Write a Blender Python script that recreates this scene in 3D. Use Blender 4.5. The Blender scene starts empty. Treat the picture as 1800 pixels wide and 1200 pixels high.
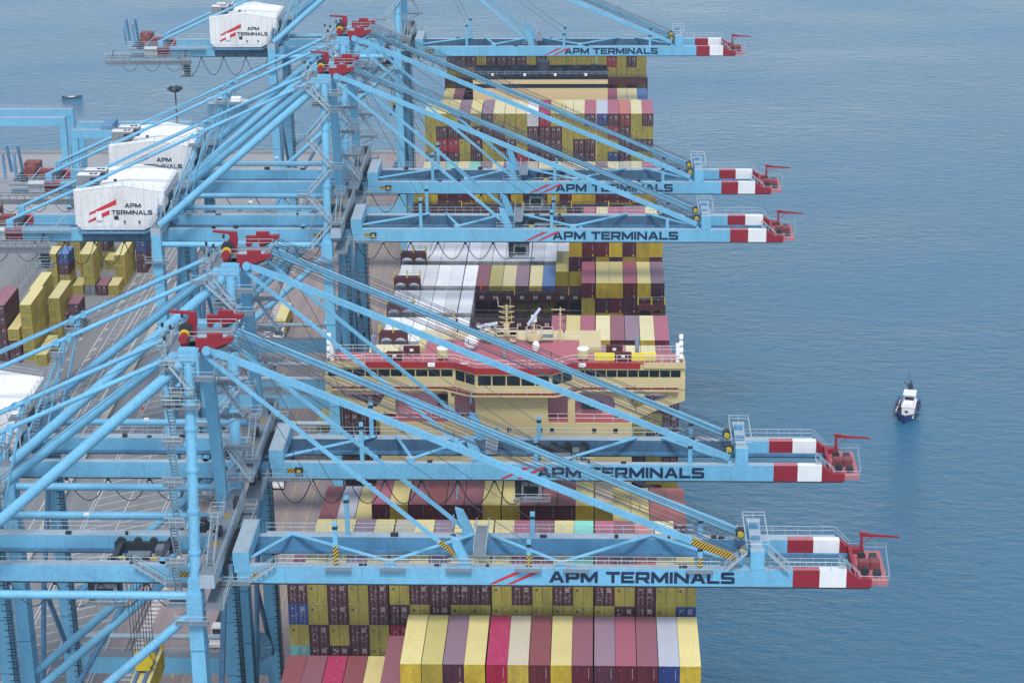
import bpy, math, random
from mathutils import Vector, Matrix
R = random.Random(7)
S = bpy.context.scene
# ---------------- camera ----------------
cd = bpy.data.cameras.new("camera"); cam = bpy.data.objects.new("camera", cd); S.collection.objects.link(cam); S.camera = cam
cd.sensor_width = 36; cd.lens = 3794.15/1800*36; cd.clip_start = 1; cd.clip_end = 20000
fw = Vector((-0.03908787, 0.93408022, -0.35491728)); rt = Vector((0.99922992, 0.03775548, -0.01068171)); up = Vector((-0.00342249, 0.35506149, 0.93483668))
cam.matrix_world = Matrix(((rt.x, up.x, -fw.x, 12.87), (rt.y, up.y, -fw.y, 0), (rt.z, up.z, -fw.z, 171.5), (0, 0, 0, 1)))
# ---------------- world, sun ----------------
SUN_EL, SUN_AZ = math.radians(56), math.radians(176)   # azimuth clockwise from +Y
w = bpy.data.worlds.new("World"); S.world = w; w.use_nodes = True
nt = w.node_tree; bg = nt.nodes['Background']; sky = nt.nodes.new('ShaderNodeTexSky'); sky.sky_type = 'NISHITA'
sky.sun_disc = False; sky.sun_elevation = SUN_EL; sky.sun_rotation = SUN_AZ; sky.dust_density = 0.5; sky.air_density = 1.0; sky.ozone_density = 2.5
hsv = nt.nodes.new('ShaderNodeHueSaturation'); hsv.inputs['Saturation'].default_value = .5; nt.links.new(sky.outputs[0], hsv.inputs['Color']); nt.links.new(hsv.outputs[0], bg.inputs[0]); bg.inputs[1].default_value = 0.15
sl = bpy.data.lights.new("sun", 'SUN'); sl.energy = 1.8; sl.angle = math.radians(13); sl.color = (1, .96, .9)
so = bpy.data.objects.new("sun", sl); S.collection.objects.link(so)
sd = Vector((math.sin(SUN_AZ)*math.cos(SUN_EL), math.cos(SUN_AZ)*math.cos(SUN_EL), math.sin(SUN_EL)))
so.rotation_euler = sd.to_track_quat('Z', 'Y').to_euler()
S.view_settings.view_transform = 'Standard'; S.view_settings.look = 'None'; S.view_settings.exposure = 0.62; S.view_settings.gamma = 1
S.cycles.max_bounces = 5; S.cycles.diffuse_bounces = 3; S.cycles.glossy_bounces = 2; S.cycles.transparent_max_bounces = 4; S.cycles.volume_bounces = 0

# ---------------- materials ----------------
MATS = {}
def mat(name, col, rough=.5, var=.25, scale=.35, metal=0., dirt=None, streak=True, spec=.4, wave=None, speck=None, lane=False, rnd=0., st=.60):
    if name in MATS: return MATS[name]
    m = bpy.data.materials.new(name); m.use_nodes = True; t = m.node_tree; N = t.nodes; Lk = t.links.new; b = N['Principled BSDF']
    tc = N.new('ShaderNodeTexCoord'); geo = N.new('ShaderNodeNewGeometry')
    oi = N.new('ShaderNodeObjectInfo')
    n1 = N.new('ShaderNodeTexNoise'); n1.inputs['Scale'].default_value = scale; n1.inputs['Detail'].default_value = 5; n1.inputs['Roughness'].default_value = .65
    mp = N.new('ShaderNodeMapping'); Lk(geo.outputs['Position'], mp.inputs[0])
    if streak: mp.inputs['Scale'].default_value = (1.6, 1.6, .45)
    if lane: mp.inputs['Scale'].default_value = (9, .22, 1)
    Lk(mp.outputs[0], n1.inputs['Vector'])
    cr = N.new('ShaderNodeMapRange'); cr.inputs[1].default_value = .35; cr.inputs[2].default_value = .72
    Lk(n1.outputs[0], cr.inputs[0])
    mx = N.new('ShaderNodeMix'); mx.data_type = 'RGBA'
    d = dirt or tuple(c*.62+.01 for c in col[:3])
    mx.inputs[6].default_value = (*col[:3], 1); mx.inputs[7].default_value = (*d, 1)
    mu = N.new('ShaderNodeMath'); mu.operation = 'MULTIPLY'; mu.inputs[1].default_value = var*2
    Lk(cr.outputs[0], mu.inputs[0]); Lk(mu.outputs[0], mx.inputs[0])
    out = mx.outputs[2]
    # fine second noise, world space
    n2 = N.new('ShaderNodeTexNoise'); n2.inputs['Scale'].default_value = 3.2; n2.inputs['Detail'].default_value = 4
    Lk(geo.outputs['Position'], n2.inputs['Vector'])
    hs = N.new('ShaderNodeHueSaturation'); vr = N.new('ShaderNodeMapRange'); vr.inputs[1].default_value = .3; vr.inputs[2].default_value = .7
    vr.inputs[3].default_value = 1-.35*var; vr.inputs[4].default_value = 1+.35*var
    Lk(n2.outputs[0], vr.inputs[0]); Lk(vr.outputs[0], hs.inputs['Value']); Lk(out, hs.inputs['Color'])
    out = hs.outputs[0]
    if rnd:
        h2 = N.new('ShaderNodeHueSaturation'); r2 = N.new('ShaderNodeMapRange'); r2.inputs[3].default_value = 1-rnd; r2.inputs[4].default_value = 1+rnd*.6
        Lk(oi.outputs['Random'], r2.inputs[0]); Lk(r2.outputs[0], h2.inputs['Value']); Lk(out, h2.inputs['Color']); out = h2.outputs[0]
    if speck:
        n3 = N.new('ShaderNodeTexNoise'); n3.inputs['Scale'].default_value = 5; n3.inputs['Detail'].default_value = 6; Lk(geo.outputs['Position'], n3.inputs['Vector'])
        r3 = N.new('ShaderNodeMapRange'); r3.inputs[1].default_value = st; r3.inputs[2].default_value = st+.06; Lk(n3.outputs[0], r3.inputs[0])
        m3 = N.new('ShaderNodeMix'); m3.data_type = 'RGBA'; m3.inputs[7].default_value = (*speck, 1); Lk(r3.outputs[0], m3.inputs[0]); Lk(out, m3.inputs[6]); out = m3.outputs[2]
    Lk(out, b.inputs['Base Color'])
    b.inputs['Roughness'].default_value = rough; b.inputs['Metallic'].default_value = metal; b.inputs['Specular IOR Level'].default_value = spec
    if wave:   # transverse corrugation of a roof sheet
        wv = N.new('ShaderNodeTexWave'); wv.bands_direction = 'Y'; wv.inputs['Scale'].default_value = wave; Lk(geo.outputs['Position'], wv.inputs['Vector'])
        bp = N.new('ShaderNodeBump'); bp.inputs['Strength'].default_value = .35; bp.inputs['Distance'].default_value = .04; Lk(wv.outputs[0], bp.inputs['Height']); Lk(bp.outputs[0], b.inputs['Normal'])
    MATS[name] = m
    return m
BL = mat('crane_blue', (.16, .45, .67), .5, .3, .22, dirt=(.12, .29, .42), speck=(.16, .17, .18), st=.655)
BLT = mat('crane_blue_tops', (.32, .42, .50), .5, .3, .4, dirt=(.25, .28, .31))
BD = mat('crane_blue_weathered', (.09, .26, .45), .5, .4, .4, dirt=(.06, .11, .17), speck=(.10, .09, .09), st=.63)
GR = mat('grating_grey', (.17, .21, .25), .6, .3, 1.)
RAIL = mat('handrail_galvanised', (.36, .46, .53), .45, .15, 1.)
DK = mat('dark_machinery', (.025, .03, .04), .5, .3, 1.)
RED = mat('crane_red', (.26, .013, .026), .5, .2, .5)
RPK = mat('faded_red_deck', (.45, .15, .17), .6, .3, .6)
WH = mat('crane_white', (.74, .76, .77), .5, .12, .4, dirt=(.45, .45, .44))
HW = mat('house_white', (.72, .73, .74), .55, .28, .16, dirt=(.42, .41, .39), speck=(.45, .38, .32), st=.69)
NAVY = mat('lettering_navy', (.012, .022, .06), .5, .05)
LRED = mat('logo_red', (.50, .03, .045), .5, .05)
CAB = mat('cable_black', (.02, .024, .03), .6, .05)
ROPE = mat('steel_rope', (.045, .06, .085), .5, .05)
GLS = mat('dark_glass', (.012, .016, .02), .12, .05, spec=.6)
YEL = mat('safety_yellow', (.62, .46, .02), .5, .15)
CONC = mat('concrete', (.30, .29, .29), .85, .3, .08, streak=False)
def stripes(name, a, b, k):
    m = bpy.data.materials.new(name); m.use_nodes = True; t = m.node_tree; N = t.nodes; Lk = t.links.new; bs = N['Principled BSDF']
    g = N.new('ShaderNodeNewGeometry'); sx = N.new('ShaderNodeSeparateXYZ'); Lk(g.outputs['Position'], sx.inputs[0])
    ad = N.new('ShaderNodeMath'); ad.operation = 'SUBTRACT'; Lk(sx.outputs[0], ad.inputs[0]); Lk(sx.outputs[2], ad.inputs[1])
    a2 = N.new('ShaderNodeMath'); a2.operation = 'SUBTRACT'; Lk(ad.outputs[0], a2.inputs[0]); Lk(sx.outputs[1], a2.inputs[1])
    m1 = N.new('ShaderNodeMath'); m1.operation = 'MULTIPLY'; m1.inputs[1].default_value = k; Lk(a2.outputs[0], m1.inputs[0])
    fr = N.new('ShaderNodeMath'); fr.operation = 'FRACT'; Lk(m1.outputs[0], fr.inputs[0])
    gt = N.new('ShaderNodeMath'); gt.operation = 'GREATER_THAN'; gt.inputs[1].default_value = .5; Lk(fr.outputs[0], gt.inputs[0])
    mx = N.new('ShaderNodeMix'); mx.data_type = 'RGBA'; mx.inputs[6].default_value = (*a, 1); mx.inputs[7].default_value = (*b, 1)
    Lk(gt.outputs[0], mx.inputs[0]); Lk(mx.outputs[2], bs.inputs['Base Color']); bs.inputs['Roughness'].default_value = .5
    return m
HAZ = stripes('hazard_stripes', (.6, .38, .02), (.015, .015, .02), 2.2)

# ---------------- mesh builder ----------------
class MB:
    def __init__(s): s.v = []; s.f = []; s.m = []; s.k = 0; s.mats = []
    def use(s, m):
        if m not in s.mats: s.mats.append(m)
        s.k = s.mats.index(m); return s
    def add(s, vs, fs, ms=None):
        o = len(s.v); s.v.extend([tuple(p) for p in vs])
        for i, f in enumerate(fs): s.f.append(tuple(a+o for a in f)); s.m.append(s.k if ms is None else ms[i])
        return s
    def box(s, x0, x1, y0, y1, z0, z1, top=None):
        vs = [(x0,y0,z0),(x1,y0,z0),(x1,y1,z0),(x0,y1,z0),(x0,y0,z1),(x1,y0,z1),(x1,y1,z1),(x0,y1,z1)]
        fs = [(0,3,2,1),(0,1,5,4),(1,2,6,5),(2,3,7,6),(3,0,4,7),(4,5,6,7)]
        k = s.k
        ms = [k]*6
        if top is not None:
            s.use(top); ms[5] = s.k; s.k = k
        return s.add(vs, fs, ms)
    def beam(s, p, q, wd, h, upv=(0,0,1)):
        p = Vector(p); q = Vector(q); d = (q-p).normalized(); u = Vector(upv)
        if abs(d.dot(u)) > .98: u = Vector((0,1,0))
        r = d.cross(u).normalized(); u = r.cross(d).normalized()
        a = r*wd/2; b = u*h/2
        vs = [p-a-b, p+a-b, p+a+b, p-a+b, q-a-b, q+a-b, q+a+b, q-a+b]
        return s.add(vs, [(0,3,2,1)[::-1] if 0 else (0,1,2,3),(4,7,6,5),(0,4,5,1),(1,5,6,2),(2,6,7,3),(3,7,4,0)])
    def tube(s, p, q, r, n=8, r2=None, cap=True):
        p = Vector(p); q = Vector(q); d = (q-p).normalized(); u = Vector((0,0,1)) if abs(d.z) < .95 else Vector((0,1,0))
        a = d.cross(u).normalized(); b = a.cross(d).normalized(); r2 = r if r2 is None else r2
        vs = []
        for c, rr in ((p, r), (q, r2)):
            for i in range(n):
                t = 2*math.pi*i/n; vs.append(c+a*math.cos(t)*rr+b*math.sin(t)*rr)
        fs = [(i, i+n, (i+1) % n+n, (i+1) % n) for i in range(n)]
        if cap: fs += [tuple(range(n)), tuple(range(2*n-1, n-1, -1))]
        return s.add(vs, fs)
    def path(s, pts, r, n=5):
        for a, b in zip(pts, pts[1:]): s.tube(a, b, r, n, cap=False)
        return s
    def prism(s, pts, y0, y1):      # polygon in XZ extruded along Y
        n = len(pts); vs = [(x, y0, z) for x, z in pts]+[(x, y1, z) for x, z in pts]
        fs = [tuple(range(n)), tuple(range(2*n-1, n-1, -1))]+[(i, i+n, (i+1) % n+n, (i+1) % n) for i in range(n)]
        return s.add(vs, fs)
    def prismz(s, pts, z0, z1):
        n = len(pts); vs = [(x, y, z0) for x, y in pts]+[(x, y, z1) for x, y in pts]
        fs = [tuple(range(n-1, -1, -1)), tuple(range(n, 2*n))]+[(i, (i+1) % n, (i+1) % n+n, i+n) for i in range(n)]
        return s.add(vs, fs)
    def disc(s, c, r, t, axis='y', n=14):
        c = Vector(c); a = {'x': Vector((1,0,0)), 'y': Vector((0,1,0)), 'z': Vector((0,0,1))}[axis]*t/2
        return s.tube(c-a, c+a, r, n)
    def rail(s, pts, h=1.1, sp=1.7, t=.035):
        for a, b in zip(pts, pts[1:]):
            a = Vector(a); b = Vector(b); L = (b-a).length; n = max(1, round(L/sp))
            for i in range(n+1):
                p = a.lerp(b, i/n); s.tube(p, p+Vector((0,0,h)), t, 4, cap=False)
            for hh in (h, h*.52): s.tube(a+Vector((0,0,hh)), b+Vector((0,0,hh)), t, 4, cap=False)
        return s
    def plat(s, x0, x1, y0, y1, z, rails='nsew', m=None, rm=None):
        s.use(m or GR).box(x0, x1, y0, y1, z-.12, z)
        s.use(rm or RAIL)
        if 's' in rails: s.rail([(x0,y0,z),(x1,y0,z)])
        if 'n' in rails: s.rail([(x0,y1,z),(x1,y1,z)])
        if 'w' in rails: s.rail([(x0,y0,z),(x0,y1,z)])
        if 'e' in rails: s.rail([(x1,y0,z),(x1,y1,z)])
        return s
    def stair(s, p, q, wd=.8, wdir=(0,1,0)):
        p = Vector(p); q = Vector(q); wv = Vector(wdir)*wd/2; n = max(2, int(abs(q.z-p.z)/.45))
        s.use(BLT)
        for sg in (-1, 1): s.beam(p+wv*sg, q+wv*sg, .06, .28)
        s.use(GR)
        for i in range(n):
            c = p.lerp(q, (i+.5)/n); d = Vector((q.x-p.x, q.y-p.y, 0))
            d = d.normalized() if d.length > 0 else Vector((1,0,0))
            s.beam(c-wv, c+wv, .24, .05)
        s.use(RAIL)
        for sg in (-1, 1):
            a = p+wv*sg+Vector((0,0,1)); b = q+wv*sg+Vector((0,0,1)); s.tube(a, b, .04, 4, cap=False)
            for t in (0, .25, .5, .75, 1):
                c = p.lerp(q, t)+wv*sg; s.tube(c, c+Vector((0,0,1)), .035, 4, cap=False)
        return s
    def build(s, name, parent=None, org=(0,0,0), smooth=False, label=None):
        me = bpy.data.meshes.new(name)
        ox, oy, oz = org
        me.from_pydata([(x-ox, y-oy, z-oz) for x, y, z in s.v], [], s.f)
        for m in s.mats: me.materials.append(m)
        if s.m: me.polygons.foreach_set('material_index', s.m)
        if smooth: me.polygons.foreach_set('use_smooth', [True]*len(me.polygons))
        me.update()
        o = bpy.data.objects.new(name, me); S.collection.objects.link(o)
        if parent: o.parent = parent
        if label: o['label'] = label
        return o
def tag(o, label=None, cat=None, group=None, kind=None):
    if label: o['label'] = label
    if cat: o['category'] = cat
    if group: o['group'] = group
    if kind: o['kind'] = kind
    return o
def empty(name, loc, label, cat, group=None):
    o = bpy.data.objects.new(name, None); S.collection.objects.link(o); o.location = loc; o.empty_display_size = 1
    return tag(o, label, cat, group)

# block lettering: strokes on a 0..w x 0..1 grid
GL = {
 'A': (1.3, [[(0,0),(.27,0),(.74,1),(.50,1)], [(1.03,0),(1.3,0),(.80,1),(.56,1)], [(.28,.22),(1.02,.22),(.93,.40),(.37,.40)]]),
 'P': (1.15, [[(0,0),(.22,0),(.22,1),(0,1)], [(.22,.8),(1.0,.8),(1.15,.9),(1.0,1),(.22,1)], [(.93,.40),(1.15,.45),(1.15,.9),(.93,.8)], [(.22,.3),(1.0,.3),(1.15,.45),(.93,.49),(.22,.49)]]),
 'M': (1.45, [[(0,0),(.22,0),(.22,1),(0,1)], [(1.23,0),(1.45,0),(1.45,1),(1.23,1)], [(.22,1),(.22,.66),(.62,.08),(.72,.08),(.72,.36)], [(1.23,1),(.73,.36),(.73,.08),(.83,.08),(1.23,.66)]]),
 'T': (1.15, [[(0,.79),(1.15,.79),(1.15,1),(0,1)], [(.46,0),(.69,0),(.69,.79),(.46,.79)]]),
 'E': (1.1, [[(0,0),(.22,0),(.22,1),(0,1)], [(.22,0),(1.1,0),(1.1,.2),(.22,.2)], [(.22,.41),(1.0,.41),(1.0,.6),(.22,.6)], [(.22,.8),(1.1,.8),(1.1,1),(.22,1)]]),
 'R': (1.2, [[(0,0),(.22,0),(.22,1),(0,1)], [(.22,.8),(1.05,.8),(1.18,.9),(1.05,1),(.22,1)], [(.95,.40),(1.18,.45),(1.18,.9),(.95,.8)], [(.22,.31),(1.05,.31),(1.18,.45),(.95,.5),(.22,.5)], [(.62,.31),(.93,0),(1.22,0),(.9,.31)]]),
 'I': (.22, [[(0,0),(.22,0),(.22,1),(0,1)]]),
 'N': (1.25, [[(0,0),(.22,0),(.22,1),(0,1)], [(1.03,0),(1.25,0),(1.25,1),(1.03,1)], [(.22,1),(.22,.7),(1.03,0),(1.03,.3)]]),
 'L': (1.05, [[(0,0),(.22,0),(.22,1),(0,1)], [(.22,0),(1.05,0),(1.05,.2),(.22,.2)]]),
 'S': (1.15, [[(0,.8),(.15,.8),(1.1,.8),(1.1,1),(.1,1),(0,.9)], [(0,.5),(.22,.45),(.22,.8),(0,.8)], [(0,.5),(.1,.41),(1.05,.41),(1.15,.5),(.93,.59),(.22,.59)], [(.93,.2),(1.15,.2),(1.15,.5),(.93,.45)], [(0,0),(1.05,0),(1.15,.1),(1.15,.2),(0,.2)]]),
 ' ': (.45, []),
}
def fat(pl, d=.035):
    out = []; n = len(pl); ar = sum(pl[i][0]*pl[(i+1) % n][1]-pl[(i+1) % n][0]*pl[i][1] for i in range(n)); s = 1 if ar > 0 else -1
    for i in range(n):
        p, q, t = Vector(pl[i-1]), Vector(pl[i]), Vector(pl[(i+1) % n]); e1 = (q-p).normalized(); e2 = (t-q).normalized()
        v = Vector((e1.y, -e1.x))+Vector((e2.y, -e2.x)); v = v.normalized()*s*d*1.2 if v.length > .01 else Vector((0, 0)); out.append((q.x+v.x, q.y+v.y))
    return out
def text_w(t, h, gap=.17): return sum(GL[c][0]+gap for c in t)*h-gap*h
def lettering(mb, t, x, z, h, y, wtot=None, m=None):
    k = (wtot/text_w(t, h)) if wtot else 1.
    mb.use(m or NAVY); i = 0
    for c in t:
        wd, polys = GL[c]
        for pl in polys:
            pl = [(x+a*h*k, z+b*h) for a, b in fat(pl)]
            mb.prism(pl, y-.03-.004*(i % 5), y+.01); i += 1
        x += (wd+.17)*h*k
    return mb

# ---------------- the setting ----------------
def sheet(name, x0, x1, y0, y1, z, m, n=1):
    b = MB().use(m); b.add([(x0,y0,z),(x1,y0,z),(x1,y1,z),(x0,y1,z)], [(0,1,2,3)]); return tag(b.build(name), kind='structure')
def water_mat():
    m = bpy.data.materials.new('sea_water'); m.use_nodes = True; t = m.node_tree; N = t.nodes; Lk = t.links.new; b = N['Principled BSDF']
    g = N.new('ShaderNodeNewGeometry'); mp = N.new('ShaderNodeMapping'); Lk(g.outputs['Position'], mp.inputs[0]); mp.inputs['Rotation'].default_value = (0,0,.25); mp.inputs['Scale'].default_value = (.5, 1.0, 1)
    n1 = N.new('ShaderNodeTexNoise'); n1.inputs['Scale'].default_value = .5; n1.inputs['Detail'].default_value = 6; n1.inputs['Roughness'].default_value = .62; Lk(mp.outputs[0], n1.inputs['Vector'])
    n2 = N.new('ShaderNodeTexNoise'); n2.inputs['Scale'].default_value = .02; n2.inputs['Detail'].default_value = 4; Lk(mp.outputs[0], n2.inputs['Vector'])
    bp = N.new('ShaderNodeBump'); bp.inputs['Strength'].default_value = 1.0; bp.inputs['Distance'].default_value = .75; Lk(n1.outputs[0], bp.inputs['Height']); Lk(bp.outputs[0], b.inputs['Normal'])
    mx = N.new('ShaderNodeMix'); mx.data_type = 'RGBA'; mx.inputs[6].default_value = (.020, .110, .200, 1); mx.inputs[7].default_value = (.030, .132, .232, 1)
    r = N.new('ShaderNodeMapRange'); r.inputs[1].default_value = .4; r.inputs[2].default_value = .62; Lk(n2.outputs[0], r.inputs[0]); Lk(r.outputs[0], mx.inputs[0])
    n3 = N.new('ShaderNodeTexNoise'); n3.inputs['Scale'].default_value = .16; n3.inputs['Detail'].default_value = 3; Lk(mp.outputs[0], n3.inputs['Vector'])
    bp2 = N.new('ShaderNodeBump'); bp2.inputs['Strength'].default_value = .3; bp2.inputs['Distance'].default_value = .6; Lk(n3.outputs[0], bp2.inputs['Height']); Lk(bp2.outputs[0], bp.inputs['Normal'])
    rr = N.new('ShaderNodeMapRange'); rr.inputs[1].default_value = .35; rr.inputs[2].default_value = .65; rr.inputs[3].default_value = .08; rr.inputs[4].default_value = .26; Lk(n2.outputs[0], rr.inputs[0]); Lk(rr.outputs[0], b.inputs['Roughness'])
    Lk(mx.outputs[2], b.inputs['Base Color']); b.inputs['IOR'].default_value = 1.33; b.inputs['Specular IOR Level'].default_value = .5
    return m
sheet('sea', -6000, 6000, -1500, 9000, -3, water_mat())
ASPH = mat('yard_asphalt', (.22, .225, .235), .85, .4, .05, streak=False, dirt=(.15, .155, .165), lane=True, speck=(.08, .08, .09), st=.64)
APR = mat('quay_paving', (.33, .265, .26), .85, .45, .05, streak=False, dirt=(.20, .165, .17), lane=True, speck=(.11, .095, .10), st=.64)
PL = mat('pale_paving', (.33, .33, .34), .85, .3, .03, streak=False)
b = MB().use(ASPH); b.box(-600, -28, -300, 605, -6, 0); tag(b.build('yard_pavement'), kind='structure')
b = MB().use(CONC); b.box(-28, -26.9, -300, 605, -6, .15); b.box(-600, -26.9, 605, 606.2, -6, .5); tag(b.build('quay_wall'), kind='structure')
sheet('quay_apron', -66.5, -28.05, -300, 604, .004, APR)
sheet('far_quay_paving', -600, -66.55, 545, 604, .004, PL)
WL = mat('road_paint_white', (.62, .62, .60), .8, .4, .5, streak=False, dirt=(.33, .33, .33))
YL = mat('road_paint_yellow', (.52, .42, .12), .8, .55, .5, streak=False, dirt=(.27, .22, .17))
b = MB()
def line(x0, x1, y0, y1, m=WL, z=.012): b.use(m); b.add([(x0,y0,z),(x1,y0,z),(x1,y1,z),(x0,y1,z)], [(0,1,2,3)])
def seg(xa, ya, xb, yb, wd, m=WL, z=.012):
    b.use(m); d = Vector((xb-xa, yb-ya, 0)).normalized(); n = Vector((-d.y, d.x, 0))*wd/2
    b.add([(xa-n.x, ya-n.y, z), (xb-n.x, yb-n.y, z), (xb+n.x, yb+n.y, z), (xa+n.x, ya+n.y, z)], [(0,1,2,3)])
for x in (-32.2, -36.2, -40.4, -44.4, -48.8, -52.6): line(x-.09, x+.09, 200, 600, YL)
for xa, xb in ((-36.2, -32.2), (-44.4, -40.4), (-52.6, -48.8)):
    for i in range(100): seg(xa, 215+i*3.9, xb, 215+i*3.9+.2, .14, YL, .016)
for i in range(270): line(-62.6, -61.0, 200+i*1.5, 200+i*1.5+.75, WL)              # white blocks along the rail
for x in (-67.2, -67.8, -74.9, -80.9, -81.5): line(x-.08, x+.08, 180, 560, WL)
for i in range(110): seg(-74.7, 180+i*3.4, -68.0, 180+i*3.4+3.6, .18); seg(-80.7, 183.6+i*3.4, -75.1, 183.6+i*3.4+3.2, .18)
for x in (-90.9, -94.2, -99.6): line(x-.1, x+.1, 180, 560, WL)
for x0 in (-97.6, -93.2):
    line(x0-.07, x0+.07, 380, 560, WL); line(x0+2.0, x0+2.14, 380, 560, WL)
    for i in range(60): seg(x0, 380+i*3., x0+2.1, 380+i*3., .14, WL, .016)
for i in range(26):
    y = 395+i*6.3
    for x in (-103.5, -99.9+.9): seg(x-.5, y, x+.5, y+.4, .35); seg(x-.1, y-.9, x+.1, y+1.2, .2, WL, .02)
def arrow(x, y, s, d=1, m=WL):
    b.use(m); z = .013
    b.add([(x-.35*s,y,z),(x+.35*s,y,z),(x+.35*s,y+2.2*s*d,z),(x-.35*s,y+2.2*s*d,z)], [(0,1,2,3)])
    b.add([(x-1.*s,y+2.2*s*d,z),(x+1.*s,y+2.2*s*d,z),(x,y+4.2*s*d,z)], [(0,1,2)])
for x, y in ((-84.3, 400), (-84.3, 350), (-84.3, 455), (-87, 320), (-84.3, 500)): arrow(x, y, .8)
for x, y in ((-46.4, 470), (-38.4, 470), (-46.5, 355), (-54.5, 300), (-46.5, 430), (-38.3, 340), (-54.6, 430), (-38.4, 520)): arrow(x, y, .6, 1, YL)
tag(b.build('painted_lane_markings'), kind='structure')
b = MB().use(mat('crane_rail_steel', (.05,.045,.05), .4, .2))
for x in (-63.75, -63.05, -32.9, -32.5): b.box(x-.12, x+.12, 100, 603, -.1, .05)
tag(b.build('crane_rail'), kind='structure')
b = MB().use(mat('barrier_beige', (.42,.40,.35), .85, .3)).box(-88.6, -87.2, 250, 520, 0, .9); tag(b.build('concrete_barrier'), 'long low beige concrete barrier between the hatched lane and the yard road', 'barrier')
b = MB().use(mat('fence_steel', (.16,.19,.23), .6, .2)).rail([(-127, 380, 0), (-127, 560, 0)], 2.2, 3.5, .05); b.rail([(-124.5, 380, 0), (-124.5, 560, 0)], 1.2, 3.5, .04)
tag(b.build('yard_fence'), 'grey rail fence running beside the leftmost container stacks', 'fence')

WR_ = mat('frame_rail', (.50, .60, .66), .5, .1)

HROOF = mat('house_roof', (.84, .84, .84), .6, .25, .3, streak=False, dirt=(.62, .61, .58))
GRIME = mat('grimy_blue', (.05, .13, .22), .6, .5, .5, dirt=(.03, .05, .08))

FB1 = mat('far_girder_blue', (.085, .27, .47), .5, .35, .3, dirt=(.06, .16, .27))  # deeper blue for the far boom girder of the nearest crane
FB2 = mat('far_girder_blue_dark', (.065, .155, .27), .55, .45, .3, dirt=(.04, .075, .12))  # darker blue again for the far boom girders of the other cranes
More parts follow.
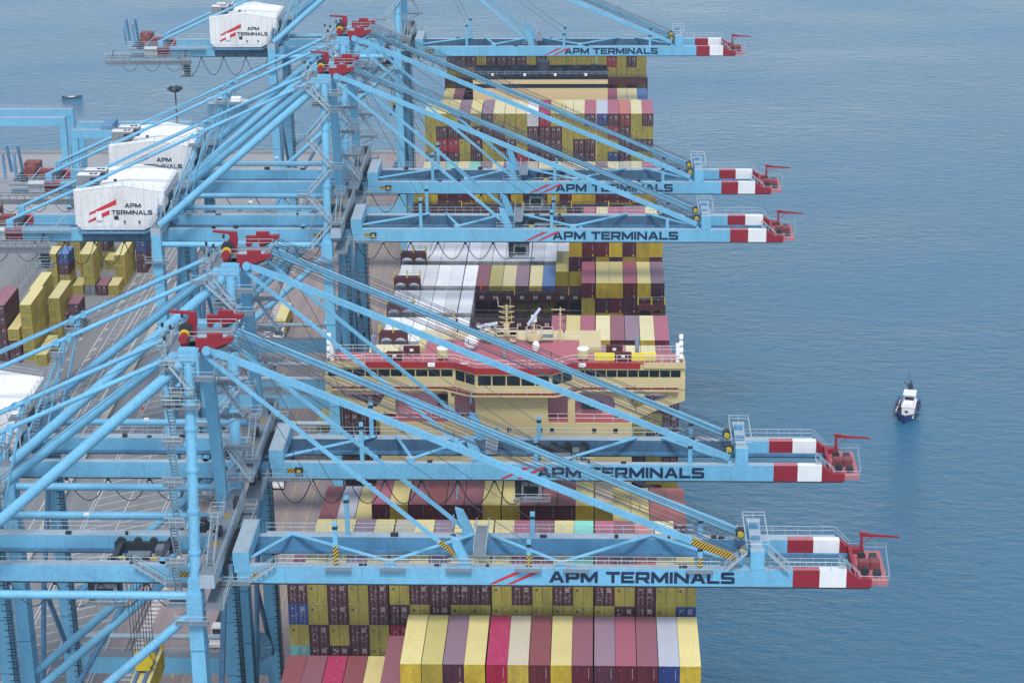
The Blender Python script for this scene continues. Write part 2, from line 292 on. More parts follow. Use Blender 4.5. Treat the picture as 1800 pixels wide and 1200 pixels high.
# ---------------- ship-to-shore cranes ----------------
ORD = ['first','second','third','fourth','fifth','sixth','seventh','eighth','ninth','tenth','eleventh','twelfth','thirteenth','fourteenth','fifteenth','sixteenth','seventeenth','eighteenth','nineteenth','twentieth']
def crane(Y0, k, label, xt, front):
    K = .967      # drawing units to metres
    C = empty('container_crane', (12.87+(-48-12.87)*K, (Y0+5)*K, 0), label, 'crane', 'blue gantry cranes along the quay'); C.scale = (K, K, K)
    org = (-48, 5, -5.855); GZ = -5.855
    def P(mb, name, par=C, **kw): return mb.build(name, par, org if par is C else (0,0,0), **kw)
    def Q(mb, name, par): 
        o = mb.build(name, par, org); return o
    XW, XL = -35.3, -65.9
    near, far = -6.2, 16.0
    # lower legs, portal beams, pipes, diagonals
    for X, Xg, zt in ((XW, XW+.25, 49.5), (XL, XL+.25, 53)):
        for yy in (near, far):
            m = MB().use(BL); vs = []
            for (x, z, a, c) in ((Xg, GZ+2.2, .9, 1.2), (Xg*.75+X*.25, 14, .95, 1.3), (X, zt, .85, 1.25)):
                vs += [(x-a, yy-c, z), (x+a, yy-c, z), (x+a, yy+c, z), (x-a, yy+c, z)]
            m.add(vs, [(i+4*j, (i+1) % 4+4*j, (i+1) % 4+4*j+4, i+4*j+4) for j in (0, 1) for i in range(4)]+[(8,9,10,11)])
            for z in (20, 28, 36, 44):
                t = (z-14)/(zt-14); x = (Xg*.75+X*.25)*(1-t)+X*t; m.use(BD).box(x-1.0, x+1.0, yy-1.32, yy+1.32, z, z+.14)
            leg = P(m, 'lower_leg')
            bz = MB().use(DK)
            for q in (-3.2, -1.1, 1.1, 3.2):
                bz.box(Xg-.6, Xg+.6, yy+q-.8, yy+q+.8, GZ+.35, GZ+1.5); bz.disc((Xg, yy+q-.45, GZ+.4), .38, .5, 'x'); bz.disc((Xg, yy+q+.45, GZ+.4), .38, .5, 'x')
            bz.use(BD).box(Xg-.7, Xg+.7, yy-4, yy+4, GZ+1.5, GZ+2.4); Q(bz, 'bogie', leg)
        P(MB().use(BD).box(Xg-.8, Xg+.8, near+4.1, far-4.1, GZ+1.4, GZ+3.4, BLT), 'sill_beam')
        # access ladder on the leg
        ld = MB().use(DK)
        for sx in (-.28, .28): ld.tube((Xg+1.3+sx, far-1.5, 3), (X+1.1+sx, far-1.5, 48), .05, 4)
        for i in range(95):
            t = i/95; x = (Xg+1.3)*(1-t)+(X+1.1)*t; z = 3+45*t; ld.box(x-.3, x+.3, far-1.55, far-1.45, z, z+.07)
            if i % 2 == 0: ld.box(x-.55, x+.55, far-2.5, far-2.4, z, z+.08)
        P(ld, 'leg_ladder')
    for yy in (near, far):
        m = MB().use(BL); x0, x1 = XL+.8, XW-.6
        m.prism([(x0, 10.4), (x1, 10.4), (x1, 15.2), (x1-.6, 14.2), (x1-1.8, 13.1), (x0+1.8, 13.1), (x0+.6, 14.2), (x0, 15.2)], yy-1.0, yy+1.0)
        m.use(GR).box(x0+2, x1-2, yy-.9, yy+.9, 13.1, 13.14); m.use(RAIL).rail([(x0+2, yy+.95, 13.1), (x1-2, yy+.95, 13.1)])
        P(m, 'portal_beam')
        P(MB().use(BLT).tube((x0-1.5, yy, 16.2), (x1+.5, yy, 16.2), .42, 10), 'brace_pipe')
        P(MB().use(BL).tube((XL+.3, yy, 50.9), (XW-.3, yy, 50.9), .52, 12), 'brace_pipe')
        P(MB().use(BL).tube((XW-.6, yy, 48.6), (XL+.8, yy, 22.4), .58, 12), 'diagonal_brace')
        P(MB().use(BD).tube((-62.2, yy, 16.5), (-49.5, yy, 38.2), .4, 10), 'diagonal_brace') if k in (0, 2, 3, 4) and yy > 0 else None
    for X, Xg in ((XW, XW), (XL, XL)):
        P(MB().use(BD).tube((Xg, near+1, 4), ((X+Xg)/2, 5, 30), .38, 8).tube(((X+Xg)/2, 5, 30), (Xg, far-1, 14), .38, 8).tube(((X+Xg)/2, 5, 30), (X, far-1, 47), .38, 8), 'side_brace')
    # upper columns
    rn = .66 if k < 1 else .72
    m = MB().use(BL).tube((XW, near, 49.5), (XW, -.9, 79), rn, 14)
    m.box(XW-.95, XW+.95, near-1.3, near+1.1, 48.3, 51.6).box(XW-.75, XW+.75, near-.7, near+.9, 51.6, 53.2)
    for i in range(5):
        z = 56+i*5; y = near+(z-49.5)/29.5*5.3; m.tube((XW, y, z), (XW, y, z+.35), rn+.12, 14)
    m.use(BD); P(m, 'upper_column')
    m = MB().use(BL)
    m.beam((XW, far-.2, 49.5), (XW, 9.4, 79), 1.5, 1.4, (1,0,0)); P(m, 'upper_column')
    # transverse beams carrying the girders
    for X, nm in ((XW+1.7, 'cross_beam'), (XL, 'cross_beam')):
        m = MB().use(BLT).box(X-.9, X+.9, near-1.2, far+1.2, 52.5, 54.3, GR)
        m.use(RAIL).rail([(X+1.05, near-1, 54.3), (X+1.05, far+1, 54.3)], 1.1, 1.5).rail([(X-1.05, near-1, 54.3), (X-1.05, far+1, 54.3)], 1.1, 1.5)
        m.stair((X+.1, near+1, 54.3), (X+.1, near+6, 58.0), .8, (1,0,0)); m.plat(X-.8, X+.9, near+6, near+9, 58.0)
        m.use(HAZ).box(X-.9, X+.2, 0.4, 1.6, 54.3, 54.34).box(X-.9, X+.2, 8.4, 9.6, 54.3, 54.34)
        m.use(DK).box(X-.5, X+.1, 3, 4.2, 54.3, 55.3).box(X+.3, X+.9, 11, 12.4, 54.3, 55.6)
        P(m, nm)
    # boom and back girders
    zb, zt = 49.5, 51.8
    def girder(y0, y1, x0, x1, segs, taper=True, tops=BLT):
        m = MB()
        for a, c, mm, tp in segs:
            if taper and c > 46: m.use(mm).prism([(a, zb), (c-.001, zb), (c-.001, 50.6), (c-1.6, 50.6), (a, zt)], y0, y1)
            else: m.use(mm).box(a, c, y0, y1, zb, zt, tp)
        m.use(BD)
        x = x0+6
        while x < min(x1, 36):
            m.box(x, x+.05, y0-.012, y0, zb+.02, zt-.05); x += 9.4
        m.use(DK).box(x0, x1-.2, y0-.10, y1+.1, zb-.14, zb-.002)
        m.use(BD).box(x0, x1-2, (y1 if y0 < 4 else y0-.35), (y1+.35 if y0 < 4 else y0), zb+.1, zb+.55)
        return m
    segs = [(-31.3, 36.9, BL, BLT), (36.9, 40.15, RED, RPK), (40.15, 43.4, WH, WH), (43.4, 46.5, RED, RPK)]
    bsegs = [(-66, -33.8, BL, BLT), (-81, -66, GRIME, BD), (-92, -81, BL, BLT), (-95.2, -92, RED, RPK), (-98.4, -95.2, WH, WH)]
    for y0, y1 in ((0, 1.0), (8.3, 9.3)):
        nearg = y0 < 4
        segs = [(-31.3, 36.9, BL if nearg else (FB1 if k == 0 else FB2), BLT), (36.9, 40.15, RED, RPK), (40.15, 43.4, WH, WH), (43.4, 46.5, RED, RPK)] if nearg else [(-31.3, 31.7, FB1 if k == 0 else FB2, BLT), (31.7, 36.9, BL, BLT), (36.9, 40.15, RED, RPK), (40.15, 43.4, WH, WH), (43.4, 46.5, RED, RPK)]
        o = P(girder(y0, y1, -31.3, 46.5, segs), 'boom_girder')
        if nearg:
            L = MB(); lettering(L, 'APM TERMINALS', 4.9 if k else 7.2, 49.93, 1.45, y0, 22.6)
            L.use(LRED)
            for dx in (0, 2.2): L.prism([(dx-.2+(.0 if k else 0), 49.62), (dx+.35, 49.62), (dx+4.1, 51.35), (dx+3.1, 51.35)], y0-.035, y0+.01)
            if k: L.v = [(x+(0 if i < 0 else 0), y, z) for i, (x, y, z) in enumerate(L.v)]
            Q(L, 'lettering', o)
            H = MB().use(HAZ).box(-29.3, -28.0, y0-.03, y0, 50.3, 51.0); Q(H, 'warning_patch', o)
        o2 = P(girder(y0, y1, -102, -33.8, bsegs, False), 'back_girder')
        if nearg:
            Q(MB().use(HAZ).box(-38.6, -37.3, y0-.03, y0, 50.3, 51.0), 'warning_patch', o2)
            lug = MB().use(BL)
            for x in (-40.5,): lug.disc((x, .5, 52.2), .45, .2).box(x-.45, x+.45, .4, .6, 51.8, 52.2)
            for x in (10, 31): lug.disc((x, .5, 52.0), .32, .2)
            Q(lug, 'lifting_lug', o2)
    # walkways with handrails outside the far girder (and above the near one on the nearest crane)
    m = MB().use(BLT).box(-29, 43, 9.35, 10.1, 51.6, 51.7); m.use(RAIL).rail([(-29, 10.1, 51.7), (43, 10.1, 51.7)], 1.15, 1.55)
    m.rail([(18, 9.4, 51.8), (25, 9.4, 51.8)], 1.5, 1.6); P(m, 'boom_walkway')
    m = MB().use(BLT).box(-90, -37, 9.35, 10.1, 51.6, 51.7); m.use(RAIL).rail([(-90, 10.1, 51.7), (-67, 10.1, 51.7)], 1.15, 1.6).rail([(-62, 10.1, 51.7), (-37, 10.1, 51.7)], 1.15, 1.6)
    P(m, 'back_walkway')
    if k == 0:
        m = MB().use(RAIL).rail([(-26.5, -.02, 51.8), (28, -.02, 51.8)], 1.1, 1.55).rail([(34, -.02, 51.8), (43, -.02, 51.8)], 1.1, 1.5).rail([(-26, 1.1, 51.8), (42.5, 1.1, 51.8)], 1.1, 1.55)
        m.stair((-29.6, -.5, 50.0), (-26.3, -.5, 52.4), .7); m.plat(-33.5, -29.6, -1.4, -.05, 49.9, 'sw')
        for x in (-20.3, -13.6, -5.5, 3.1, 8.9, 24): m.plat(x, x+3.2, -.75, -.01, 51.7, '')
        m.use(RAIL).rail([(-95, -.02, 51.8), (-44.5, -.02, 51.8)], 1.1, 1.55); m.stair((-43.9, -.5, 52.3), (-40, -.5, 49.6), .7); m.plat(-40, -36.6, -1.4, -.05, 49.6, 's')
        P(m, 'boom_walkway')
    else:
        m = MB(); m.plat(-33.5, -25.8, -1.3, -.15, 49.7, 'sw'); P(m, 'hinge_platform')
        m = MB().use(RAIL).rail([(-98, -.02, 51.8), (-83, -.02, 51.8)], 1.1, 1.6); m.plat(-102, -83, -1.1, -.15, 49.9+1.5, 's'); P(m, 'back_walkway')
        m = MB().use(DK).box(-28.2, -27.1, -.5, -.02, 50.4, 51.2); m.use(YEL).box(-27.9, -27.4, -.55, -.5, 50.6, 51.0); P(m, 'junction_box')
    # hinge frame
    m = MB().use(BL).box(-31.7, -29.7, -.05, 9.35, 51.9, 53.7, BLT).box(-31.6, -29.8, -.05, 1.05, 50.9, 51.9).box(-31.6, -29.8, 8.25, 9.35, 50.9, 51.9)
    m.use(BD).box(-29.68, -29.5, .2, 9.2, 53.7, 53.9).use(BL)
    P(m, 'hinge_frame')
    m = MB().use(CAB)
    for i in range(8):
        y = .6+i*1.1; m.beam((-31.6, y, 53.2), (-34.6, y-.6, 51.4), .16, .3); m.path([(-31.7, y, 51.6), (-32.6, y, 50.2), (-33.6, y, 51.5)], .07)
    m.use(BD).box(-33.7, -31.8, .2, .9, 50, 51.6).box(-33.7, -31.8, 8.4, 9.1, 50, 51.6).box(-33.5, -32.2, 3, 6.4, 51.2, 51.7)
    P(m, 'hinge_cables')
    # zigzag bracing of the boom
    nodes = [(-29.8, 1.4), (-25.5, 8.3), (-12.4, .8), (-2.5, 8.5), (-.5, 8.5), (8.6, .8), (19.9, 8.7), (30.2, 1)] if k == 0 else [(-29.8, 1.4), (-18, 8.4), (-15, 8.4), (-5.2-7, .8), (-3.9, 8.2), (-1.5, 8.2), (8.6, .8), (18.5, 8.4), (22, 8.4), (30.2, 1)]
    m = MB().use(BL)
    for a, c in zip(nodes, nodes[1:]):
        if abs(a[1]-c[1]) > 3: m.tube((a[0], a[1], 52.2), (c[0], c[1], 52.2), .23, 8)
    for x in (-12.4, 8.6): m.box(x-.55, x+.55, .1, 1.0, 51.8, 52.5, BLT)
    P(m, 'boom_bracing')
    # stay rest posts
    for x, y, h in ((-19, .5, 5.8), (-18.5, 8.8, 5.5), (4.7, .5, 3.6), (4.9, 8.8, 3.4), (25.6, .5, 3.2), (26, 8.8, 3.0)):
        m = MB().use(BL).box(x-.28, x+.28, y-.22, y+.22, 51.8, 51.8+h); m.use(DK).box(x-.33, x+.33, y-.27, y+.27, 51.8+h-.9, 51.8+h-.5)
        if k == 0 and y < 1: m.use(HAZ).box(x-.31, x+.31, y-.25, y+.25, 51.85, 51.8+h*.45)
        P(m, 'rest_post')
    # apex: platforms, red sheave arms, mast
    m = MB(); m.plat(-38.4, -34.6, -1.5, 9.6, 79.0, 'nsw'); m.plat(-37.6, -34.6, -2.6, .6, 75.3, 'sew'); m.plat(-34.6, -32.2, -2.3, -.4, 77.2, 'sew')
    m.stair((-37.4, -1.9, 79), (-34.8, -1.9, 75.4), .7); m.plat(-36.5, -30.6, 2.2, 6.6, 80.6, 'nse'); m.plat(-39.6, -38.4, 1.5, 8.2, 79.1, 'nsw')
    m.use(BLT).box(-34.4, -31, .8, 1.6, 81.5, 81.6)
    for x, y in ((-38.3, .5), (-38.3, 4.2), (-37.6, 8.3), (-36.9, 9.4), (-39.4, 5)): m.use(RAIL).tube((x, y, 79), (x, y, 81.6), .07, 5); m.use(DK).box(x-.15, x+.15, y-.15, y+.15, 81.3, 81.8)
    if k == 0: m.plat(-38.4, -33.9, near+3, near+5, 74, 'sw')
    P(m, 'apex_platform')
    m = MB().use(BL).box(-36.6, -34.2, -.6, .7, 76.5, 80.4).box(-36.6, -34.2, 8.6, 9.9, 76.5, 80.4).box(-36.3, -34.6, .7, 8.6, 77.2, 79)
    for yy in (.1, 9.2): m.disc((-37.4, yy, 79.3), .55, .8).box(-37.4, -36.4, yy-.3, yy+.3, 78.8, 79.8)
    P(m, 'apex_frame')
    arm = [(-34.6, 81.5), (-32.0, 81.5), (-30.1, 81.7), (-30.1, 81.2), (-32.2, 80.4), (-32.9, 79.9), (-34.0, 79.5), (-34.6, 80.3)]
    for yy in (.3, 8.3):
        m = MB().use(RED).prism(arm, yy, yy+.75); m.box(-33.2, -31.4, yy+.1, yy+.65, 81.5, 82.1)
        m.use(RPK).box(-33.9, -31, yy-.05, yy+.8, 81.7, 81.74) if 0 else None
        a = P(m, 'sheave_arm')
        Q(MB().use(BL).disc((-33.3, yy-.25, 80.1), .55, .4).disc((-34.4, yy-.2, 79.6), .35, .4), 'stay_pin', a)
        q = MB().use(DK)
        for i in range(5): q.disc((-31.2-.5*i, yy+.4, 80.9-.18*i), .45, .5)
        Q(q, 'sheave', a)
    m = MB().use(RED).prism([(-36.5, 80.3), (-35.3, 80.3), (-34.9, 82.3), (-35.0, 83.6), (-38.2, 83.8), (-38.2, 83.55), (-35.8, 83.3), (-36.2, 82.4)], 3.7, 4.2)
    m.box(-36.6, -35.8, 1.4, 2.8, 78.9, 80.7).box(-36.6, -35.7, -.3, .9, 75.8, 78.6)
    w_ = P(m, 'winch_mast')
    q = MB().use(RED).disc((-36.2, 1.4, 81.2), .55, 1.0); q.use(YEL).disc((-36.2, 2.1, 81.4), .62, .2); q.use(DK).disc((-36.2, 2.9, 81.8), .8, .5)
    Q(q, 'winch_drum', w_)
    # backstays, struts, forestays
    for y, y2 in ((0.1, .5), (9.2, 8.8)):
        m = MB().use(BL).tube((-37.4, y, 79.3), (-94.2, y2, 53.3), .31, 10)
        for t in (.36, .39): c = Vector((-37.4, y, 79.3)).lerp(Vector((-94.2, y2, 53.3)), t); m.disc(c, .48, .7, 'y', 10)
        m.box(-94.9, -93.6, y2-.3, y2+.3, 51.8, 53.4); P(m, 'backstay')
    for y, y2 in ((-1.0, near+.6), (9.9, far-.4)):
        P(MB().use(BL).tube((-36.1, y, 78.9), (XL+.5, y2, 54.3), .68, 14), 'strut')
    m = MB()
    for y in (.1, 9.2):
        m.use(BL).tube((-58.6, y, 69.3), (-65.2, y-.6, 54.3), .17, 6).tube((-58.4, y, 69.3), (-62.6, y+.6, 54.3), .17, 6)
        m.plat(-60.4, -58.2, y-.9, y+.9, 67.6)
    m.use(RAIL)
    for sx in (-.3, .3): m.tube((-64.6+sx, 1.3, 54), (-60+sx, 1.3, 67.6), .05, 4)
    for i in range(28): m.tube((-64.9+.165*i, 1.3, 54+.486*i), (-64.3+.165*i, 1.3, 54+.486*i), .04, 4)
    P(m, 'backstay_support')
    for y in (.5, 8.9):
        a, c = Vector((-33.1, y, 80.1)), Vector((30.9, y, 52.7))
        m = MB().use(BL).beam(a, c, .48, .8)
        for t in (.33, .37, .68, .71): m.disc(a.lerp(c, t), .46, .58, 'y', 12)
        if k == 0 and y < 1: m.use(HAZ).beam(a.lerp(c, .90), a.lerp(c, .985), .51, .83)
        m.use(ROPE)
        for dz in (.75, 1.05): m.tube(a+Vector((2.5, .1, dz)), c+Vector((0, .1, dz)), .05, 4)
        P(m, 'outer_forestay')
        a, c = Vector((-33.6, y, 79.3)), Vector((-3.9, y, 53.0))
        m = MB().use(BL).beam(a, c, .32, .45)
        for t in (.28, .6, .64): m.disc(a.lerp(c, t), .32, .45, 'y', 12)
        if k == 0 and y < 1: m.use(HAZ).beam(a.lerp(c, .92), a.lerp(c, .985), .35, .48)
        P(m, 'inner_forestay')
    # inner stay bracket and outer stay frame
    m = MB().use(BL)
    for y in (.1, 8.4):
        m.prism([(-4.0, 51.8), (-2.4, 51.8), (-2.8, 53.2), (-3.8, 55.4), (-4.8, 55.8), (-4.5, 54.3), (-4.0, 53.2)], y, y+.7)
        m.tube((-4.6, y+.4, 57), (-4.4, y+.2, 58.8), .08, 4)
    m.plat(-2.1, -.6, .4, 9, 53.2, 'we'); m.use(RAIL).rail([(-5.2, -.1, 52), (-2, -.1, 52)]); P(m, 'inner_stay_bracket')
    m = MB().use(BL).box(31.7, 33.4, -.05, 1.05, 51.8, 54.3, BLT).box(31.7, 33.4, 8.25, 9.35, 51.8, 54.3, BLT).box(31.8, 33.2, 1.05, 8.25, 53.3, 54.4, BLT)
    m.use(BD).box(31.9, 33.0, 2.4, 3.2, 54.4, 54.9).box(31.9, 33.0, 6, 6.9, 54.4, 54.9); m.use(WR_).rail([(31.2, .6, 54.5), (33.9, .6, 54.5), (33.9, 8.8, 54.5), (31.2, 8.8, 54.5), (31.2, .6, 54.5)], .95, 1.5, .03).rail([(30.6, .4, 52.6), (30.6, 3.2, 52.6)], 1.1, .8, .035).rail([(30.6, 6.2, 52.6), (30.6, 9, 52.6)], 1.1, .8, .035)
    if k == 0: m.stair((28.6, -.4, 51.9), (31.2, -.4, 54.4), .6); m.stair((36.4, -.4, 51.9), (33.8, -.4, 54.4), .6)
    m.use(DK).disc((30.9, 2.2, 53.4), .62, 1.0).disc((30.9, 7.1, 53.4), .62, 1.0); m.use(YEL).disc((30.9, 1.6, 53.4), .4, .2).disc((30.9, 6.5, 53.4), .4, .2)
    P(m, 'outer_stay_frame')
    # rope bundle apex -> boom
    m = MB().use(ROPE)
    for i in range(7):
        y = 1.6+i*1.0; m.tube((-31.5+.2*i, y, 80.8), (30.6, y, 53.4+.1*(i % 3)), .05, 4, cap=False)
    for x, z in ((4.7, 54.6), (-18.7, 56.5)):
        for y in (1.1, 8.1): m.tube((-31, y, 81), (x, y, z), .04, 4, cap=False)
    for y in (.9, 8.3):
        a, c = Vector((-33, y, 80.8)), Vector((31, y, 53.9))
        for t in (.2, .45, .62, .8): p = a.lerp(c, t); m.tube(p, p+Vector((0, 0, .9)), .05, 4)
    m.tube((-37.5, 1, 80.5), (-93, 1, 53.5), .035, 4, cap=False).tube((-37.5, 8, 80.5), (-93, 8, 53.5), .035, 4, cap=False)
    m.tube((-38, 3, 79), (-66, 3, 57.5), .035, 4, cap=False).tube((-38, 5, 79), (-66, 5, 57.5), .035, 4, cap=False)
    P(m, 'hoist_ropes')
    # boom tip
    m = MB().use(RPK).prism([(44.6, 49.6), (48.6, 49.6), (48.6, 49.9), (44.6, 49.9)], .4, 9.3); m.use(RED).box(44.4, 44.8, .9, 8.4, 49.7, 51.2)
    m.use(DK).disc((46, 2.6, 50.5), .5, .5).disc((46, 6.8, 50.5), .5, .5).box(47, 47.9, 2, 3, 49.9, 50.6).box(47, 47.9, 6, 7.4, 49.9, 50.6)
    m.use(mat('tip_machinery', (.22, .05, .06), .5)).box(45.3, 46.6, 3.4, 4.4, 49.9, 51.3).box(46.8, 48, 4, 5.4, 49.9, 50.9)
    m.use(RAIL).rail([(45, .3, 49.9), (48.7, .3, 49.9), (49.3, 9.4, 49.9), (44.6, 9.4, 49.9)], 1.0, 1.1, .03)
    m.rail([(43.0, 10.1, 51.7), (44.8, 9.6, 50)], 1.1, 1.2); m.stair((42.6, .9, 52.3), (45.2, .9, 50), .7)
    P(m, 'tip_platform')
    m = MB().use(RED).box(46.0, 46.3, 8.35, 8.65, 49.9, 52.7)
    m.prism([(46.1, 52.75), (50.8, 52.35), (50.8, 52.15), (46.1, 52.3)], 8.4, 8.6); m.box(45.8, 46.8, 8.3, 8.7, 52.6, 52.85).tube((46.2, 8.5, 51.2), (47.6, 8.5, 52.3), .06, 5); P(m, 'davit')
    # machinery house
    yf, yb = -1.5, 12.5
    hx0, hx1 = -81.6, -65.1
    m = MB().use(HW)
    prof = [(hx0, 53.2), (hx0+1.2, 52.1), (-69.2, 52.1), (-66.6, 53.6), (hx1, 56.3), (hx1, 59.2), (-72.5, 60.4), (hx0, 59.3)]
    m.prism(prof, yf, yb); m.use(HROOF); m.add([(hx0-.05, yf-.05, 59.33), (-72.5, yf-.05, 60.44), (-72.5, yb+.05, 60.44), (hx0-.05, yb+.05, 59.33), (hx1+.05, yf-.05, 59.23), (hx1+.05, yb+.05, 59.23)], [(0,1,2,3), (1,4,5,2)])
    m.use(BD).prism([(-80.6, 51.85), (-68.9, 51.85), (-66.4, 53.3), (-66.2, 53.2), (-68.8, 51.7), (-80.7, 51.7)], yf-1.1, yf)
    m.use(RAIL).rail([(-81.2, yf-1.05, 51.9), (-68.9, yf-1.05, 51.9)], 1.1, 1.5).rail([(-68.9, yf-1.05, 51.9), (-66.2, yf-1.05, 53.3)], 1.1, 1.5)
    m.rail([(hx0, yf, 59.3), (-72.5, yf, 60.4), (hx1, yf, 59.2), (hx1, yb, 59.2), (-72.5, yb, 60.4), (hx0, yb, 59.3)], 1., 1.8)
    m.use(DK); m.box(-65.1, -65.0, 2, 6, 54.6, 57.6)
    for x in (-72.6, -69.9): m.box(x-.12, x+.12, yf-.25, yf, 53.4, 53.9)
    m.use(mat('panel_seam', (.40, .41, .42), .6, .2))
    for i in range(12):
        x = -80.3+i*1.27; zl = 52.15 if x < -69.3 else 52.15+(x+69.3)*.75; m.box(x, x+.035, yf-.012, yf, zl, 59.2)
    for i in range(5): m.box(-81+.1, -65.2, yf+2.4+i*2.4, yf+2.45+i*2.4, 59.3, 59.33)
    m.use(DK).box(-81.65, -81.6, 3, 5, 54.5, 56.5).disc((-74.6, 2, 60.35), .3, .5, 'z')
    H = P(m, 'machinery_house')
    q = MB().use(DK).box(-74.5, -73.7, yf-.06, yf, 54.0, 54.8); q.use(WH).box(-74.5, -73.7, yf-.05, yf, 52.4, 54.0); Q(q, 'door', H)
    for x0, y0 in ((-81.4, 1.0), (-80.7, 4.2)):
        q = MB().use(mat('hvac_grey', (.20, .21, .23), .6)).box(x0, x0+4, y0, y0+2.2, 59.4, 61.6, HW); q.use(DK).box(x0+2.4, x0+4.02, y0-.02, y0+.3, 59.8, 61.2)
        for xx in (x0+2.5, x0+3.3): q.disc((xx, y0+1.1, 61.65), .35, .1, 'z')
        Q(q, 'air_conditioner', H)
    L = MB(); yl = yf
    L.use(LRED).prism([(-79.0, 54.9), (-79.0, 55.3), (-73.9, 57.9), (-73.9, 56.9)], yl-.03, yl+.01).prism([(-79.3, 53.4), (-79.3, 53.8), (-75.3, 55.9), (-75.3, 55.0)], yl-.03, yl+.01)
    L.use(WH).box(-77.7, -76.7, yl-.35, yl, 54.0, 55.6)
    lettering(L, 'APM', -72.4, 56.3, .8, yl, 2.9); lettering(L, 'TERMINALS', -74.9, 55.0, .8, yl, 7.4); Q(L, 'lettering', H)
    # gear behind the house at the back end
    m = MB().use(mat('drum_rust', (.20, .045, .04), .55)).disc((-98.5, 3.2, 53.2), 1.1, 2.6).box(-100.2, -97.2, 5, 7.4, 52, 54.2).box(-96.8, -94, 2.6, 4.2, 52, 53.4)
    m.use(DK).box(-101.5, -93, 1.2, 8, 51.6, 51.9); P(m, 'rope_drum'); m = MB().use(BD)
    for x in (-101, -103.2): m.beam((x, 1.5, 52), (x-.3, 2.4, 56.8), .5, .5); m.beam((x, 6.5, 52), (x-.3, 5.5, 57.6), .5, .5)
    m.use(RAIL).rail([(-103.5, .5, 52), (-93, .5, 52)]).rail([(-103.5, 9, 52), (-93, 9, 52)])
    for x in (-98, -92, -86): m.tube((x, 0.5, 52), (x+2.4, .5, 54.6), .1, 5)
    P(m, 'back_machinery')
    m = MB().use(mat('service_gantry', (.16, .18, .20), .6, .4, 1.)).box(-107.5, -86.5, -3.2, -1.2, 48.5, 48.65).box(-107.5, -86.5, -3.25, -3.15, 49.9, 50.1).box(-107.5, -86.5, -3.25, -3.15, 48.2, 48.5).box(-107.5, -86.5, -1.3, -1.2, 49.9, 50.1)
    for i in range(15): x = -107.4+i*1.49; m.box(x-.06, x+.06, -3.25, -3.13, 48.5, 49.9); m.beam((x, -3.2, 48.6), (x+1.4 if i < 14 else x, -3.2, 49.9), .06, .06)
    m.use(RAIL).rail([(-107.5, -3.2, 50.1), (-86.5, -3.2, 50.1)]).rail([(-107.5, -1.2, 48.6), (-86.5, -1.2, 48.6)])
    m.use(DK).tube((-106, -2.2, 50), (-106, -.2, 51.0), .12, 5).tube((-88, -2.2, 50), (-88, -.2, 51.0), .12, 5).box(-88.4, -87, -2.4, -1.4, 45.2, 48.2); m.plat(-89.4, -86.4, -3, -.8, 45.1, 'sewn'); m.plat(-88.9, -86.9, -2.8, -1, 46.8, 'sew')
    m.use(CAB)
    for x0_ in (-104, -98.5, -93): m.path([(x0_+4.4*j/8, -2.2, 48.3-2*(1-(2*j/8-1)**2)) for j in range(9)], .06, 4)
    P(m, 'service_gantry')
    # festoon cable loops
    m = MB().use(CAB)
    def loops(x0, x1, y, step, sag):
        n = max(1, round(abs(x1-x0)/step))
        for i in range(n):
            a = x0+(x1-x0)*i/n; c = x0+(x1-x0)*(i+1)/n
            m.path([(a+(c-a)*t, y, 49.3-sag*(1-(2*t-1)**2)) for t in [j/8 for j in range(9)]], .075, 4); m.box(a-.2, a+.2, y-.15, y+.15, 48.8, 49.35)
    loops(-90, -68, .6, 4.9, 4.6); loops(-60, -37, .6, 5.2, 3.6)
    if k: loops(-31, xt-4 if xt > -20 else -18, .6, 5.0, 3.4+.4*(k % 2))
    P(m, 'festoon_cable')
    # trolley with cab
    m = MB().use(DK).box(xt-4, xt+4, 1.6, 2.2, 50.4, 51.3).box(xt-4, xt+4, 7.2, 7.8, 50.4, 51.3).box(xt-3.4, xt-2.7, 1.4, 8, 50.5, 51.6).box(xt+2.7, xt+3.4, 1.4, 8, 50.5, 51.6)
    for x in (xt-3.2, xt-1, xt+1, xt+3.2):
        for y in (2, 7.4): m.disc((x, y, 51.5), .5, .45)
    m.use(mat('trolley_grey', (.13, .16, .19), .5)).box(xt-1.5, xt+1.4, 2.4, 4, 50.6, 51.8).box(xt+1.6, xt+2.6, 5, 6.6, 50.6, 51.5); m.use(YEL).box(xt-2.5, xt-1.6, 2.4, 2.7, 51.5, 51.7).box(xt+1.4, xt+2.4, 2.4, 2.7, 51.4, 51.6)
    m.use(RAIL).rail([(xt-4.5, 1.2, 51.3), (xt+4.5, 1.2, 51.3)], 1, 1.3)
    T = P(m, 'trolley')
    q = MB().use(mat('cab_grey', (.20, .22, .24), .5)).box(xt-5.3, xt-2.5, .6, 3.4, 46.4, 48.9); q.use(GLS).box(xt-2.5, xt-2.4, .8, 3.2, 46.6, 48.4).box(xt-5.0, xt-3.0, .55, .6, 46.9, 48.3)
    q.use(DK).box(xt-6.2, xt-5.3, .8, 3.2, 46.3, 49.3).plat(xt-6.4, xt-1.4, -.1, .6, 46.3, 's'); q.use(DK).box(xt-5.5, xt-2.2, .9, 1.5, 48.9, 49.5)
    Q(q, 'operator_cab', T)
    # stair tower beside the waterside column
    m = MB()
    zs = [50+i*4.9 for i in range(6)]+[78.6]
